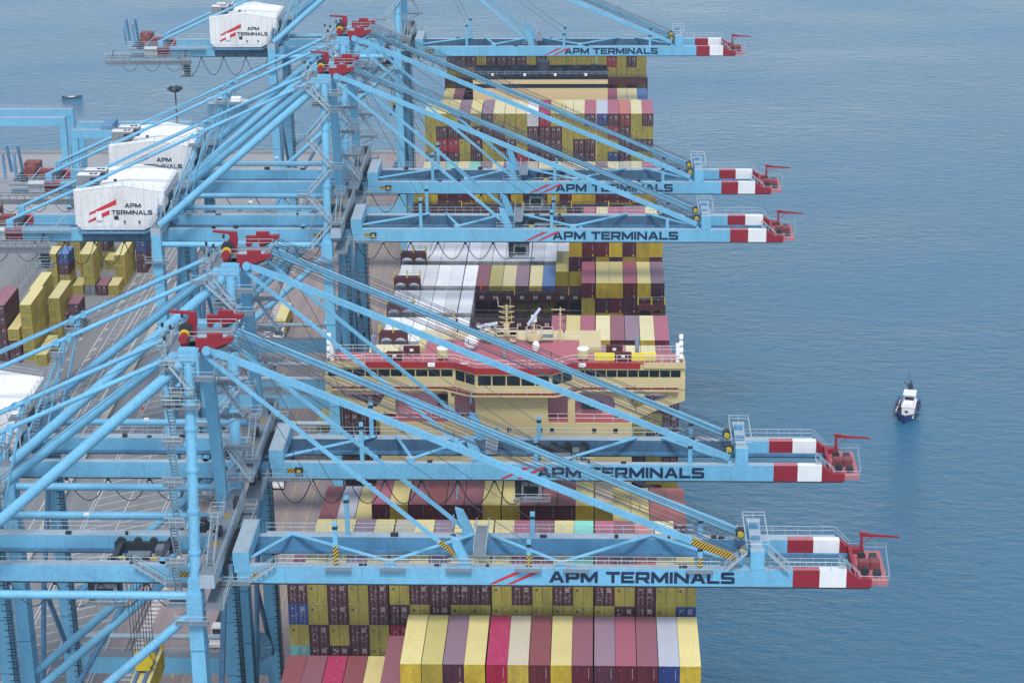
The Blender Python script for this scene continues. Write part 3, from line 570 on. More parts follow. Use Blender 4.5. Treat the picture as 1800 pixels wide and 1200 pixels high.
    if k == 0:
        for i, z in enumerate(zs):
            y = near+(z-49.5)/29.5*5.3-.2; m.plat(-38.6, -36.2, y-1.1, y+1.1, z, 'sw')
            m.use(BL).box(-36.4, -34.6, y-.2, y+.2, z-.5, z-.1)
            if i < len(zs)-1:
                y2 = near+(zs[i+1]-49.5)/29.5*5.3; m.stair((-37.6, y+1.6, z), (-37.6, y2-1.3, zs[i+1]), .75, (1,0,0))
    else:
        for i, z in enumerate(zs):
            y = near+(z-49.5)/29.5*5.3; L_ = i % 2 == 0
            x0, x1 = ((-40.4, -38.2) if L_ else (-34.4, -32.2)); m.plat(x0, x1, y-1.7, y-.5, z, 'swe')
            if i < len(zs)-1:
                y2 = near+(zs[i+1]-49.5)/29.5*5.3; xa, xb = ((-38.6, -34.2) if L_ else (-34.2, -38.6)); m.stair((xa, y-1.2, z), (xb, y2-1.2, zs[i+1]), .75)
    P(m, 'stair_tower')
    for i, z in enumerate(zs[:-1]):      # platforms on the far column
        m = MB(); y = far-.2-(z-49.5)/29.5*6.6
        m.plat(-34.4, -31.0, y-.8, y+.8, z+2, 'nse'); m.use(BLT).tube((-34.4, y, z+.4), (-31.4, y, z+1.9), .09, 5)
        if i < 5 and i % 2: m.stair((-31.4, y-.3, z+2), (-34.2, y-1.1, z+6.9), .6)
        P(m, 'column_platform')
    m = MB(); m.plat(-37.6, -33.6, near-2.2, near-1.2, 48.1, 'swe'); m.plat(-34.2, -31.8, near-1.0, 0, 49.6, 'e'); P(m, 'service_platform')
    m = MB(); m.plat(-68, -63.9, near-2.2, near-1.2, 48.1, 'swe'); P(m, 'service_platform')
    m = MB(); m.plat(-33.8, -31.2, 10.2, far+1, 51.6, 'ne'); P(m, 'service_platform'); m = MB().use(DK)
    rr = random.Random(k)
    for i in range(12): x = -40+rr.random()*8; y = near+2+rr.random()*18; P(MB().use(DK).box(x, x+.4+rr.random(), y, y+.5+rr.random(), 50.2+rr.random()*.6, 51.2+rr.random()*1.6), 'equipment_cabinet')
    m.use(RAIL).rail([(-39, near, 51.7), (-39, far, 51.7)], 1.1, 1.6).rail([(-31.9, near, 50), (-31.9, far, 50)], 1.1, 1.6)
    P(m, 'service_railing')
    m = MB().use(BD).disc((XW-1.3, 9, 18.5), 2.4, .5, 'y', 20); m.use(BD).disc((XW-1.3, 8.7, 18.5), .6, .5, 'y', 12)
    m.use(RAIL)
    for i in range(14): t_ = i*.449; m.tube((XW-1.3, 8.72, 18.5), (XW-1.3+2.4*math.cos(t_), 8.72, 18.5+2.4*math.sin(t_)), .05, 4)
    P(m, 'cable_reel')
    for i in range(9):
        x = -84+i*15.3+rr.random()*3
        if x > -38: continue
        m = MB().use(RAIL).tube((x, 10.15, 51.7), (x, 10.3, 54.0), .05, 5); m.use(WH).box(x-.35, x+.35, 10.0, 10.3, 53.7, 54.05); P(m, 'floodlight')
    for i in range(14):
        x = -60+rr.random()*90; yy = rr.choice((8.45, .3))
        if -38 < x < -26: continue
        P(MB().use(DK).box(x, x+.3+rr.random()*.8, yy, yy+.35, 51.8, 52.0+rr.random()*.35), 'junction_box')
    for i in range(16): x = -66.8+rr.random()*3.6; y = near+rr.random()*21; P(MB().use(BD).box(x, x+.3+rr.random(), y, y+.4+rr.random()*1.3, 54.3, 54.8+rr.random()*1.8), 'equipment_cabinet')
    m = MB().use(RAIL).tube((-64.9, -3, 54.3), (-64.9, -3, 58.6), .12, 5).tube((-63.6, -3, 54.3), (-63.6, -3, 58.2), .12, 5).tube((-64.4, 13, 54.3), (-64.4, 13, 59.3), .14, 5).tube((-63.2, 13, 54.3), (-63.2, 13, 58.8), .14, 5)
    m.plat(-65, -62.8, 11, 15, 56.2); P(m, 'sheave_gear')
    return C
CR = [
 (237.0, 'nearest blue crane, lowest in the photo, with handrails and hazard stripes along its boom', -44),
 (268.1, 'second blue crane from the camera, boom crossing in front of the cream ship bridge', 8),
 (372.0, 'third blue crane from the camera, boom over the white containers, grey operator cab below', 3.0),
 (401.9, 'fourth blue crane from the camera, its white house just behind the third crane\'s', 5),
 (517.3, 'farthest blue crane, boom in front of the black funnel, house against open water', -35)]
for i, (Y0, lb, xt) in enumerate(CR): crane(Y0, i, lb, xt, None)
# ---------------- container ship ----------------
CREAM = mat('ship_cream', (.56, .47, .245), .5, .12, .15, dirt=(.45, .36, .22))
CREAM2 = mat('funnel_cream', (.66, .50, .27), .5, .1, .1, dirt=(.5, .40, .26))
DECKR = mat('deck_red', (.42, .11, .14), .55, .3, .25, dirt=(.30, .12, .14))
DKRED = mat('trim_red', (.33, .02, .022), .5, .15)
MARL = mat('lashing_maroon', (.085, .018, .022), .6, .35, .6, dirt=(.05, .02, .02))
CATW = mat('catwalk', (.035, .03, .032), .7, .4, 2.)
HULL = mat('hull_black', (.02, .022, .028), .5, .2)
SHIP = empty('container_ship', (0, 200, -3), 'long container ship with cream bridge alongside the quay, loaded with stacked containers', 'ship')
so_ = (0, 200, -3)
def SP(mb, name, par=SHIP, **kw): return mb.build(name, par, so_, **kw)
def hullpts(g=0.): return [(-25.6+g, 215), (-25.6+g, 560), (-22+g, 572), (22-g, 572), (25.6-g, 560), (25.6-g, 215), (22-g, 196), (15-g, 180), (5, 166), (0, 163), (-5, 166), (-15+g, 180), (-22+g, 196)][::-1]
SP(MB().use(HULL).prismz(hullpts(), -5, 16.4).use(MARL).prismz(hullpts(.05), 16.4, 16.6), 'hull')
m = MB().use(MARL)
for yf in (222.9, 237.2, 251.5, 265.9, 298, 312.6, 327.5, 342.1, 356.6, 371.3, 385.9, 400.9, 415.6, 430.3, 447.3, 462.3, 517, 534.2):
    m.box(-24.9, 24.9, yf, yf+12.3, 16.6, 20.3)
SP(m, 'hatch_coaming')
# lashing bridges: walkway, posts, towers with arched openings
def arch(m, x0, x1, z0, z1, y0, y1, r=.82, n=7):
    c = (x0+x1)/2; w_ = (x1-x0)/2*r; zc = z1-1.0-w_*.62
    pts = [(c-w_*math.cos(math.pi*i/n), zc+w_*.62*math.sin(math.pi*i/n)) for i in range(n+1)]
    for a, b_ in zip(pts, pts[1:]): m.prism([(a[0], a[1]), (b_[0], b_[1]), (b_[0], z1), (a[0], z1)], y0, y1)
    m.prism([(x0, z0), (c-w_, z0), (c-w_, z1), (x0, z1)], y0, y1); m.prism([(c+w_, z0), (x1, z0), (x1, z1), (c+w_, z1)], y0, y1)
for j, (yg, zt, tow) in enumerate(((250.5, 33, 0), (264.8, 33, 0), (341, 34, 1), (355.3, 35.2, 1), (370.0, 35.2, 1), (384.7, 35.2, 1), (399.6, 35.2, 1), (414.3, 35.2, 1), (429.1, 38.6, 0), (461.0, 38, 0), (531.5, 40.5, 0))):
    m = MB().use(CATW).box(-25.4, 25.4, yg-.75, yg+.95, zt-.35, zt).use(MARL)
    m.box(-25.4, 25.4, yg-.8, yg-.7, zt-1.5, zt-.02).box(-25.4, 25.4, yg-.6, yg-.4, 20, zt-9.2)
    for i in range(21):
        x = -25.3+2.53*i; m.box(x-.22, x+.22, yg-.7, yg-.3, 18, zt)
    for q in (1, 2):
        m.use(MARL).box(-25.3, 25.3, yg-.68, yg-.5, zt-1.5-3*q, zt-1.0-3*q); m.use(RAIL).tube((-25.3, yg-.74, zt-.3-3*q), (25.3, yg-.74, zt-.3-3*q), .04, 4); m.use(MARL)
    for i in range(20): arch(m, -25.3+2.53*i, -25.3+2.53*(i+1), zt-3.6, zt-.4, yg-.67, yg-.55, .8)
    m.use(mat('lashing_rail', (.07, .06, .065), .6)).rail([(-25.3, yg-.78, zt), (25.3, yg-.78, zt)], 1.05, 1.25, .03).rail([(-25.3, yg+.9, zt), (25.3, yg+.9, zt)], .7, 2.5, .025)
    for i in range(40): x = -25+i*1.26; m.box(x, x+.25+.2*(i % 3), yg-.3+.2*(i % 2), yg+.2, zt, zt+.35)
    if tow:
        for x0 in (-25.4, 20.3):
            m.use(MARL); 
            for q in (0, 1): arch(m, x0+2.53*q, x0+2.53*(q+1), zt, zt+3.2, yg-.9, yg-.2)
            m.box(x0, x0+5.06, yg-.2, yg+.7, zt+3.0, zt+3.15); m.use(RAIL).rail([(x0, yg+.6, zt+3.2), (x0+5.06, yg+.6, zt+3.2)], 1., 1.3, .03)
            m.use(YEL)
            for x in (x0+.1, x0+2.53, x0+4.95): m.box(x-.12, x+.12, yg-.85, yg-.6, zt+3.2, zt+4.6)
    m.use(YEL)
    for x in (-15.2, -2.6, 7.6, 15.3): m.box(x-.1, x+.1, yg-.9, yg-.75, zt-.2, zt+1.3)
    lb = SP(m, 'lashing_bridge')
    if j in (3, 4, 5):
        t = MB().use(WH)
        for i in range(6, 14):
            x = -25.3+2.53*i+.95
            for dx in (0, .42):
                t.box(x+dx, x+dx+.28, yg-.83, yg-.81, zt-.95, zt-.87).box(x+dx, x+dx+.28, yg-.83, yg-.81, zt-.5, zt-.42).box(x+dx, x+dx+.08, yg-.83, yg-.81, zt-.87, zt-.5).box(x+dx+.2, x+dx+.28, yg-.83, yg-.81, zt-.87, zt-.5)
        t.build('row_numbers', lb, so_)
# ---- bridge ----
Y0 = 281.0
br = MB().use(CREAM)
prof = [(-24.9, 57.2), (-24.6, 61.0), (24.6, 61.0), (24.9, 57.2)]
# plan outline with the centre part pushed forward
def plan(dx=0., f=0.): return [(-25.3+dx, Y0-f), (-7.0, Y0-f), (-3.9, Y0-2.3-f), (6.6, Y0-2.3-f), (9.6, Y0-f), (25.3-dx, Y0-f), (25.3-dx, 284.6), (-25.3+dx, 284.6)]
br.prismz(plan(), 58.5, 59.45); br.prismz(plan(.1, -.12), 59.45, 60.5); br.prismz(plan(), 60.5, 61.25)
BR = SP(br, 'bridge_house')
def BP(mb, name, par=None): return mb.build(name, par or BR, so_)
gl = GLS
edges = [((-24.9, Y0), (-7.2, Y0), 10), ((-6.9, Y0-.07), (-4.0, Y0-2.23), 2), ((-3.7, Y0-2.3), (6.4, Y0-2.3), 5), ((6.7, Y0-2.23), (9.5, Y0-.07), 2), ((9.8, Y0), (24.7, Y0), 10)]
for a, c, n in edges:
    a = Vector((*a, 0)); c = Vector((*c, 0)); d = (c-a)/n; nn = Vector((d.y, -d.x, 0)).normalized()*.03
    for i in range(n):
        p = a+d*i+d*.05+nn; q = a+d*(i+1)-d*.05+nn; zl = 59.5 if n == 10 else 59.05
        wm = MB().use(gl); wm.add([(p.x, p.y, zl), (q.x, q.y, zl), (q.x, q.y, 60.5), (p.x, p.y, 60.5), (p.x, p.y+.1, zl), (q.x, q.y+.1, zl), (q.x, q.y+.1, 60.45), (p.x, p.y+.1, 60.45)], [(0,1,2,3), (4,7,6,5), (0,4,5,1), (3,2,6,7), (1,5,6,2), (0,3,7,4)])
        BP(wm, 'window')
# roof deck, red edge band, catwalk, wing girders
m = MB().use(DECKR).prismz([(x*.998, y) for x, y in plan(.2, -.15)][:6]+[(25.0, 284.9), (-25.0, 284.9)], 61.25, 61.55)
m.prismz([(-11.5, 284.95), (10.4, 284.95), (10.4, 290.2), (-11.5, 290.2)], 60.9, 61.5)
m.use(DKRED).prism([(-20.5, 60.75), (-7.0, 60.75), (-7.0, 61.6), (-20.5, 61.6)], Y0-.14, Y0-.02).prism([(9.6, 60.75), (19, 60.75), (19, 61.6), (9.6, 61.6)], Y0-.14, Y0-.02).prism([(-3.9, 60.75), (6.6, 60.75), (6.6, 61.6), (-3.9, 61.6)], Y0-2.45, Y0-2.33)
for (xa, ya), (xb, yb) in (((-7.0, Y0-.1), (-3.9, Y0-2.4)), ((6.6, Y0-2.4), (9.6, Y0-.1))): m.beam((xa, ya, 61.18), (xb, yb, 61.18), .14, .85)
BP(m, 'roof_deck')
m = MB().use(RAIL)
WR = mat('white_rail', (.66, .60, .56), .5, .1)
m = MB().use(WR).rail([(-20, Y0+.1, 61.6), (-7.0, Y0+.1, 61.6), (-3.9, Y0-2.1, 61.6), (6.6, Y0-2.1, 61.6), (9.6, Y0+.1, 61.6), (24.9, Y0+.1, 61.6)], 1.1, 1.5, .04)
m.rail([(-25, 284.8, 61.6), (-11.5, 284.8, 61.6)], 1.1, 1.6, .03).rail([(10.4, 284.8, 61.6), (25, 284.8, 61.6)], 1.1, 1.6, .03).rail([(-11.4, 290, 61.6), (10.3, 290, 61.6)], 1.1, 1.8, .03)
m.rail([(-24.9, Y0, 61.6), (-24.9, 284.8, 61.6)], 1.1, 1.5, .04).rail([(24.9, Y0, 61.6), (24.9, 284.8, 61.6)], 1.1, 1.5, .04)
m.use(DKRED)
BP(m, 'railing')
# forward catwalk below the windows
def cat(g): return [(-24.4, Y0), (-24.4, Y0-g), (-8.6, Y0-g), (-4.6, Y0-2.3-g), (7.2, Y0-2.3-g), (11.2, Y0-g), (24.4, Y0-g), (24.4, Y0), (9.6, Y0-.002), (6.6, Y0-2.302), (-3.9, Y0-2.302), (-7.0, Y0-.002)]
m = MB().use(CREAM).prismz(cat(.85), 57.6, 57.85).use(mat('catwalk_red', (.16, .02, .025), .6, .3)).prismz(cat(.75), 57.85, 57.9); m.use(WR).rail([(-24.3, Y0-.8, 57.9), (-8.6, Y0-.8, 57.9), (-4.6, Y0-3.1, 57.9), (7.2, Y0-3.1, 57.9), (11.2, Y0-.8, 57.9), (24.3, Y0-.8, 57.9)], .8, 1.9, .025)
BP(m, 'forward_catwalk')
m = MB().use(CREAM).prismz([(-25.3, Y0), (-7.0, Y0), (-3.9, Y0-2.3), (6.6, Y0-2.3), (9.6, Y0), (25.3, Y0), (25.3, 284.6), (-25.3, 284.6)], 57.6, 58.5)
for s_ in (1, -1):      # wing girder: top chord, sloping strut, knee
    X = lambda v: s_*v
    def pr_(pts, y0=Y0+.1, y1=Y0+1.2):
        pts = [(X(a), b_) for a, b_ in pts]
        m.prism(pts if s_ > 0 else pts[::-1], y0, y1)
    pr_([(8.5, 56.9), (25.3, 56.9), (25.3, 58.49), (8.5, 58.49)]) if s_ < 0 else pr_([(9.3, 56.9), (25.3, 56.9), (25.3, 58.49), (9.3, 58.49)])
    pr_([(25.3, 56.9), (25.3, 55.9), (21.8, 54.6), (18.2, 52.9), (17.5, 52.0), (17.5, 53.6), (18.4, 54.3), (22.6, 56.3), (23, 56.9)])
    pr_([(15.5, 53.6), (17.0, 54.0), (17.0, 56.9), (13.9, 56.9), (15.1, 56.4), (15.5, 55.6)])
    pr_([(17.0, 54.0), (17.5, 53.7), (18.4, 54.3), (18.0, 54.6), (17.2, 56.0), (17.0, 56.3)])
SPW = BP(m, 'wing_girder')
# house front with the big openings, deck behind them
YH = Y0-1.3
hx0, hx1 = -17.6, 17.9
m = MB().use(CREAM).prism([(hx0, 36), (hx1, 36), (hx1, 53.0), (hx0, 53.0)], YH-.05, YH+.25)
m.prism([(-3.6, 53.0), (-3.6, 57.59), (-7.9+.5, 57.59), (-7.4, 56.9), (-6.9, 57.4), (-4.6, 57.4), (-4.1, 56.5), (-4.1, 53.4), (-4.5, 53.0)], YH-.05, YH+.25)
m.prism([(-3.6, 53.0), (5.9, 53.0), (5.9, 57.59), (-3.6, 57.59)], YH-.05, YH+.25)
m.prism([(-7.9, 53.0), (-6.6, 53.0), (-7.0, 53.4), (-7.0, 56.9), (-6.7, 57.59), (-7.9, 57.59)], YH-.05, YH+.25)
m.prism([(5.9, 53.0), (6.4, 53.0), (6.1, 53.4), (6.1, 56.8), (6.6, 57.4), (6.6, 57.59), (5.9, 57.59)], YH-.05, YH+.25)
m.prism([(8.9, 53.0), (9.9, 53.0), (9.9, 57.59), (6.6, 57.59), (6.6, 57.4), (8.4, 57.4), (8.9, 56.8)], YH-.05, YH+.25)
m.use(CREAM).box(hx0, hx0+.3, YH+.26, 296, 36, 53.0).box(hx1-.3, hx1, YH+.26, 296, 36, 53.0).box(-12.8, 13.5, 289, 296, 36, 60.8)
m.use(DECKR).box(hx0+.31, hx1-.31, YH+.26, 296, 52.7, 53.1); m.use(mat('inner_wall_pink', (.70, .36, .42), .6, .35, .3)).box(-16.6, 17.0, YH+3.2, YH+3.5, 53.1, 57.55)
m.use(WR).rail([(hx0, YH+.1, 53.05), (-7.9, YH+.1, 53.05)], 1.3, 2.4, .04).rail([(-6.9, YH+.1, 53.05), (-4.1, YH+.1, 53.05)], 1.3, 1.5, .04).rail([(6.1, YH+.1, 53.05), (8.9, YH+.1, 53.05)], 1.3, 1.5, .04).rail([(9.9, YH+.1, 53.05), (hx1, YH+.1, 53.05)], 1.3, 2.4, .04)
m.use(DK).box(-9.6, -8.2, YH+2.4, YH+3.18, 54.6, 56.0).box(10.8, 13.8, YH+2.2, YH+3.18, 54.2, 55.0)
HF = SP(m, 'deckhouse')
for x in (-14.4, -1.0, .6, 8.6-3.6, 9.2-2.5, 12.6, 16.2-.6):
    q = MB().use(GLS).box(x-.3, x+.3, YH-.09, YH-.04, 51.55, 52.3); q.build('porthole', HF, so_)
# on the bridge roof
def radar(x, y, zp, zb, ang, rr_):
    m = MB().use(CREAM).tube((x, y, 61.5), (x, y, zp-.1), .3, 8).disc((x, y, zp), rr_, .5, 'z', 16).tube((x, y, zp+.2), (x, y, zb), .16, 8); m.use(WH).box(x-.4, x+.4, y-.4, y+.4, zb-.6, zb+.2)
    m.use(WR)
    for i in range(10):
        t = i*.628; p = Vector((x+rr_*math.cos(t), y+rr_*math.sin(t), zp+.2)); q = Vector((x+rr_*math.cos(t+.628), y+rr_*math.sin(t+.628), zp+.2)); m.tube(p, p+Vector((0,0,1.2)), .04, 4); m.tube(p+Vector((0,0,1.2)), q+Vector((0,0,1.2)), .04, 4); m.tube(p+Vector((0,0,.6)), q+Vector((0,0,.6)), .035, 4)
    m.plat(x+rr_, x+rr_+1.5, y-.6, y+.6, zp+.2, 'nse', rm=WR)
    o = BP(m, 'radar_mast'); c = math.cos(ang)*1.5; s_ = math.sin(ang)*1.5
    q = MB().use(mat('scanner_blue_white', (.55, .66, .78), .4)).beam((x-c, y-.5, zb+.3-s_), (x+c, y-.5, zb+.3+s_), .25, .35); q.build('radar_scanner', BR, so_)
radar(-2.7, 289, 62.5, 64.1, .2, 1.15); radar(3.95, 289, 62.4, 65.4, .95, 1.2)
m = MB().use(CREAM).box(-.3, .4, 288.6, 289.3, 61.5, 64.4).box(-1.3, -.4, 288.2, 289.4, 61.9, 63.0).box(.5, 1.4, 288.2, 289.4, 61.9, 63.0).tube((.05, 289, 64.3), (.05, 289, 67.3), .12, 8)
for z, L_ in ((64.6, 1.1), (65.4, 1.1), (66.2, 1.15), (67.0, 1.2)): m.box(-L_+.05, L_+.05, 288.95, 289.05, z, z+.08); m.tube((.05-L_*.8, 289, z), (.05, 289, z-.4), .04, 4).tube((.05+L_*.8, 289, z), (.05, 289, z-.4), .04, 4)
m.plat(-1.5, 1.6, 287.9, 289.6, 63.0, 'swe', CREAM, WR); m.use(WR).tube((-1.1, 289, 67), (-1.2, 289, 68.4), .04, 4).tube((.6, 289, 67), (.6, 289, 68.2), .03, 4)
BP(m, 'signal_mast')
for x, z, h in ((-7.55, 61.5, 4.7), (7.7, 61.5, 5.2)):
    m = MB().use(CREAM).tube((x, 289.5, z), (x, 289.5, z+h), .1, 6).box(x-1.3, x+.7, 289.45, 289.55, z+h-.35, z+h-.25).tube((x, 289.5, z+2), (x-.7, 289.5, z), .05, 4)
    for i in range(5): m.box(x-.3, x+.3, 289.45, 289.55, z+1+i*.8, z+1.05+i*.8)
    m.use(DK).box(x+.4, x+.6, 289.3, 289.6, z+1.4, z+1.8).box(x+.4, x+.6, 289.3, 289.6, z+3, z+3.4); BP(m, 'lamp_mast')
def ball(cx, cy, cz, r, m_, sc=(1,1,1), n=12):
    mb = MB().use(m_); vs = []; 
    for i in range(1, n//2):
        t = math.pi*i/(n//2)
        for j in range(n): a = 2*math.pi*j/n; vs.append((cx+r*sc[0]*math.sin(t)*math.cos(a), cy+r*sc[1]*math.sin(t)*math.sin(a), cz+r*sc[2]*math.cos(t)))
    k = n//2-1; vs += [(cx, cy, cz+r*sc[2]), (cx, cy, cz-r*sc[2])]; T_, B_ = len(vs)-2, len(vs)-1
    fs = [(i*n+j, (i+1)*n+j, (i+1)*n+(j+1) % n, i*n+(j+1) % n) for i in range(k-1) for j in range(n)]+[(T_, j, (j+1) % n) for j in range(n)]+[(B_, (k-1)*n+(j+1) % n, (k-1)*n+j) for j in range(n)]
    return mb.add(vs, fs)
WG = mat('gloss_white', (.8, .8, .8), .3, .05)
BP(ball(-4.9, 285.6, 62.9, 1.05, WG), 'radome', BR); BP(ball(4.35, 284.2, 62.8, .55, WG, (1, 1, 1.5)).use(CREAM).tube((4.35, 284.2, 61.5), (4.35, 284.2, 62.1), .15, 6), 'radome', BR)
for x in (-8.7, 11.0): BP(MB().use(CREAM).disc((x, 282.2, 62.6), .85, 1.1, 'z', 14).use(WG).disc((x, 282.2, 63.2), .85, .15, 'z', 14).use(DKRED).box(x-.6, x+.6, 281.8, 282.6, 61.5, 62.05), 'antenna_drum')
BP(MB().use(mat('mast_grey', (.30,.33,.35), .5)).tube((-.1, 283, 61.5), (-.1, 283, 64.3), .28, 8), 'vent_pipe')
for x, y in ((-15.4, 281.4), (16.6, 281.5), (-13.2, 283.6), (15.4, 284.2)):
    q = MB().use(MARL).box(x-1.15, x+1.15, y, y+.5, 61.6, 62.9); q.use(WH).box(x-.25, x+.25, y-.03, y, 62.2, 62.6); BP(q, 'light_screen')
BP(MB().use(mat('panel_yellow', (.80, .66, .01), .5, .05)).box(12.6, 15.4, 281.5, 281.8, 61.7, 62.8).box(17.8, 21.2, 281.5, 281.8, 61.7, 62.8), 'yellow_screen')
for s_ in (-1, 1):
    m = MB().use(WG)
    for i in range(4): m.disc((s_*24.7, 281.3+i*.5, 62.4+i*.8), .4, .5, 'x', 10)
    m.box(s_*24.2-.25, s_*24.2+.25, 281.2, 282, 61.6, 64.2).use(CREAM).box(min(s_*19.5, s_*25.2), max(s_*19.5, s_*25.2), Y0-.3, Y0-.1, 60.9, 61.7).use(WR).rail([(s_*19.6, 281.2, 61.6), (s_*24.6, 281.2, 61.6), (s_*24.6, 284.5, 61.6)], .9, 1.2, .06)
    m.use(mat('instrument_blue_grey', (.20, .26, .34), .5)).box(s_*18.6-.3, s_*18.6+.3, 283.5, 284.1, 61.6, 64.4); BP(m, 'wing_lights')
m = MB().use(WR)
for x in (-10, -8.4): 
    for i in range(6): m.box(x+i*.22, x+i*.22+.12, 288, 288.1, 63, 65.6)
BP(m, 'antenna_array')
for x in (-10.2, 10.9, 14.4-20): BP(MB().use(WG).box(x-.5, x+.5, Y0-.55, Y0-.2, 61.1, 61.6), 'floodlight')
# ---- funnel ----
fx0, fx1, fy = -16.1, 15.3, 491.0
FN = SP(MB().use(CREAM2).box(fx0, fx1, fy, fy+9.4, 20, 50.1), 'funnel_casing')
BKP = mat('funnel_black', (.016, .018, .03), .5, .2)
MB().use(BKP).box(fx0-.03, fx1+.03, fy-.03, fy+9.43, 48.07, 49.02).build('black_band', FN, so_)
q = MB().use(BKP).box(fx0-.03, fx1+.03, fy-.04, fy+9.4, 50.1, 50.5).box(fx0-.03, fx1+.03, fy-.04, fy+.2, 50.5, 51.1).box(fx0-.03, fx0+.2, fy+.2, fy+9.4, 50.5, 51.1).box(fx1-.2, fx1+.03, fy+.2, fy+9.4, 50.5, 51.1).box(fx0+.2, fx1-.2, fy+9.2, fy+9.4, 50.5, 51.3)
q.build('funnel_top', FN, so_)
q = MB().use(mat('exhaust_grey', (.05, .05, .075), .6)).disc((.2, fy+6, 51.8), 1.5, 2.7, 'z', 16); q.use(BKP)
for i, x in enumerate((-11, -6.5, -4, 3.8, 8, 12)): q.box(x-.8, x+.8, fy+4+i % 3, fy+5.5+i % 3, 50.5, 51.4+.3*(i % 3)).disc((x+1.6, fy+6, 51.3), .4, 1.6, 'z', 8)
q.use(RAIL).rail([(fx0, fy-.02, 51.1), (fx1, fy-.02, 51.1)], .9, 1.8, .03); q.use(WG)
for x in (-11.5, -4, 3.1, 10.2): q.box(x-.3, x+.3, fy-.4, fy-.05, 51.0, 51.6)
q.build('exhaust_stack', FN, so_)
# ---------------- containers ----------------
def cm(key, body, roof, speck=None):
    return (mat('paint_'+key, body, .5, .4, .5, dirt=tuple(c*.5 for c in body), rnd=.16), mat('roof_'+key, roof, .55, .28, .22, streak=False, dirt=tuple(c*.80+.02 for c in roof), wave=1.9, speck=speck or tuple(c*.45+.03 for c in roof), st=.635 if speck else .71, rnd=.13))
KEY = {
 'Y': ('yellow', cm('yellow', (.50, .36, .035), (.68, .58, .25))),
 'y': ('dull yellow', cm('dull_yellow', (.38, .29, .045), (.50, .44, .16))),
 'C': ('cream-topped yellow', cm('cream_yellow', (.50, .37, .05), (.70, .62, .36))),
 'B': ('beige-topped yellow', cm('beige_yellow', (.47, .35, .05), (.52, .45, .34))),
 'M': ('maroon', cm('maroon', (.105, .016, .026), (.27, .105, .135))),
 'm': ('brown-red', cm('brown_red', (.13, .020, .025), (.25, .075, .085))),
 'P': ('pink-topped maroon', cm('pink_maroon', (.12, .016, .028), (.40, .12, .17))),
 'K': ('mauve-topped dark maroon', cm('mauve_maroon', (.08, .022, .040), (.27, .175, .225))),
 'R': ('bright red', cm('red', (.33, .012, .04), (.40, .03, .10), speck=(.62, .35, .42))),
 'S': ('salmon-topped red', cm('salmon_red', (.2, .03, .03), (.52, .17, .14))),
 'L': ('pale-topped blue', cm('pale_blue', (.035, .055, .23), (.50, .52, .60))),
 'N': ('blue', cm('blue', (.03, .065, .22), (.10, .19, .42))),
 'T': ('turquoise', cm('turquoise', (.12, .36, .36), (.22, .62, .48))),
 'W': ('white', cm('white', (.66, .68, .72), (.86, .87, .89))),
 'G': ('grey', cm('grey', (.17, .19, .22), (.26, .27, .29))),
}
BAR = mat('lock_bar', (.24, .19, .20), .45, .15); MK = mat('door_marks', (.36, .34, .35), .6, .2); SEAL = mat('door_seal', (.02, .018, .018), .7, .1); BARY = mat('lock_bar_yellow', (.34, .27, .06), .5, .15)
SPT = mat('placard_dark', (.03, .025, .02), .6, .1)
W_, H_ = 2.438, 2.87
def body_mb(key, face, L, side=True):
    bm_, rf = KEY[key][1]
    if face == 'D' and not side: bm_ = DOORM.get(key, bm_)
    m = MB().use(bm_)
    t = .10
    # corner posts and rails
    for x in (0, W_-.14):
        for y in (0, L-.14): m.box(x, x+.14, y, y+.14, 0, H_-.005)
    m.box(.14, W_-.14, 0, .12, 0, .16).box(.14, W_-.14, 0, .12, H_-.16, H_-.005)
    m.box(0, .1, .14, L-.14, H_-.12, H_-.005).box(W_-.1, W_, .14, L-.14, H_-.12, H_-.005).box(0, .1, .14, L-.14, 0, .16).box(W_-.1, W_, .14, L-.14, 0, .16)
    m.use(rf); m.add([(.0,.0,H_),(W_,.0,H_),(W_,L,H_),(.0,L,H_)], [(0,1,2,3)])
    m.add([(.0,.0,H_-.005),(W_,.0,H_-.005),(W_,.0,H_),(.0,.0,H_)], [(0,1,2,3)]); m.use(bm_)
    def corr(n, a0, a1, fn, d=.045):
        pts = []
        st = (a1-a0)/n
        for i in range(n):
            a = a0+i*st; pts += [(a, 0), (a+st*.28, 0), (a+st*.5, d), (a+st*.78, d)]
        pts.append((a1, 0)); vs = []
        for a, dd in pts: vs += [fn(a, dd, .16), fn(a, dd, H_-.14)]
        m.add(vs, [(2*i, 2*i+2, 2*i+3, 2*i+1) for i in range(len(pts)-1)])
    if face == 'W': corr(10, .14, W_-.14, lambda a, d, z: (a, .02+d, z))
    if side:
        n = int(L/.34)
        corr(n, .14, L-.14, lambda a, d, z: (W_-.02-d, a, z)); corr(n, .14, L-.14, lambda a, d, z: (.02+d, a, z))
    else: m.add([(W_-.02,.1,.1),(W_-.02,L-.1,.1),(W_-.02,L-.1,H_-.1),(W_-.02,.1,H_-.1),(.02,.1,.1),(.02,L-.1,.1),(.02,L-.1,H_-.1),(.02,.1,H_-.1)], [(0,1,2,3),(5,4,7,6)])
    m.add([(0,L-.02,0),(W_,L-.02,0),(W_,L-.02,H_-.05),(0,L-.02,H_-.05)], [(1,0,3,2)]); m.add([(0,0,0),(W_,0,0),(W_,L,0),(0,L,0)], [(0,3,2,1)])
    m.use(SEAL if key in 'MmPKR' else BAR)
    if face == 'W' and key not in 'YyCBW':
        m.use(MK).box(1.95, 2.0, .005, .012, 1.1, 2.5).box(.55, .63, .005, .012, 2.2, 2.3); m.use(YEL).box(1.85, 2.1, -.012, -.002, .2, .5)
    return m
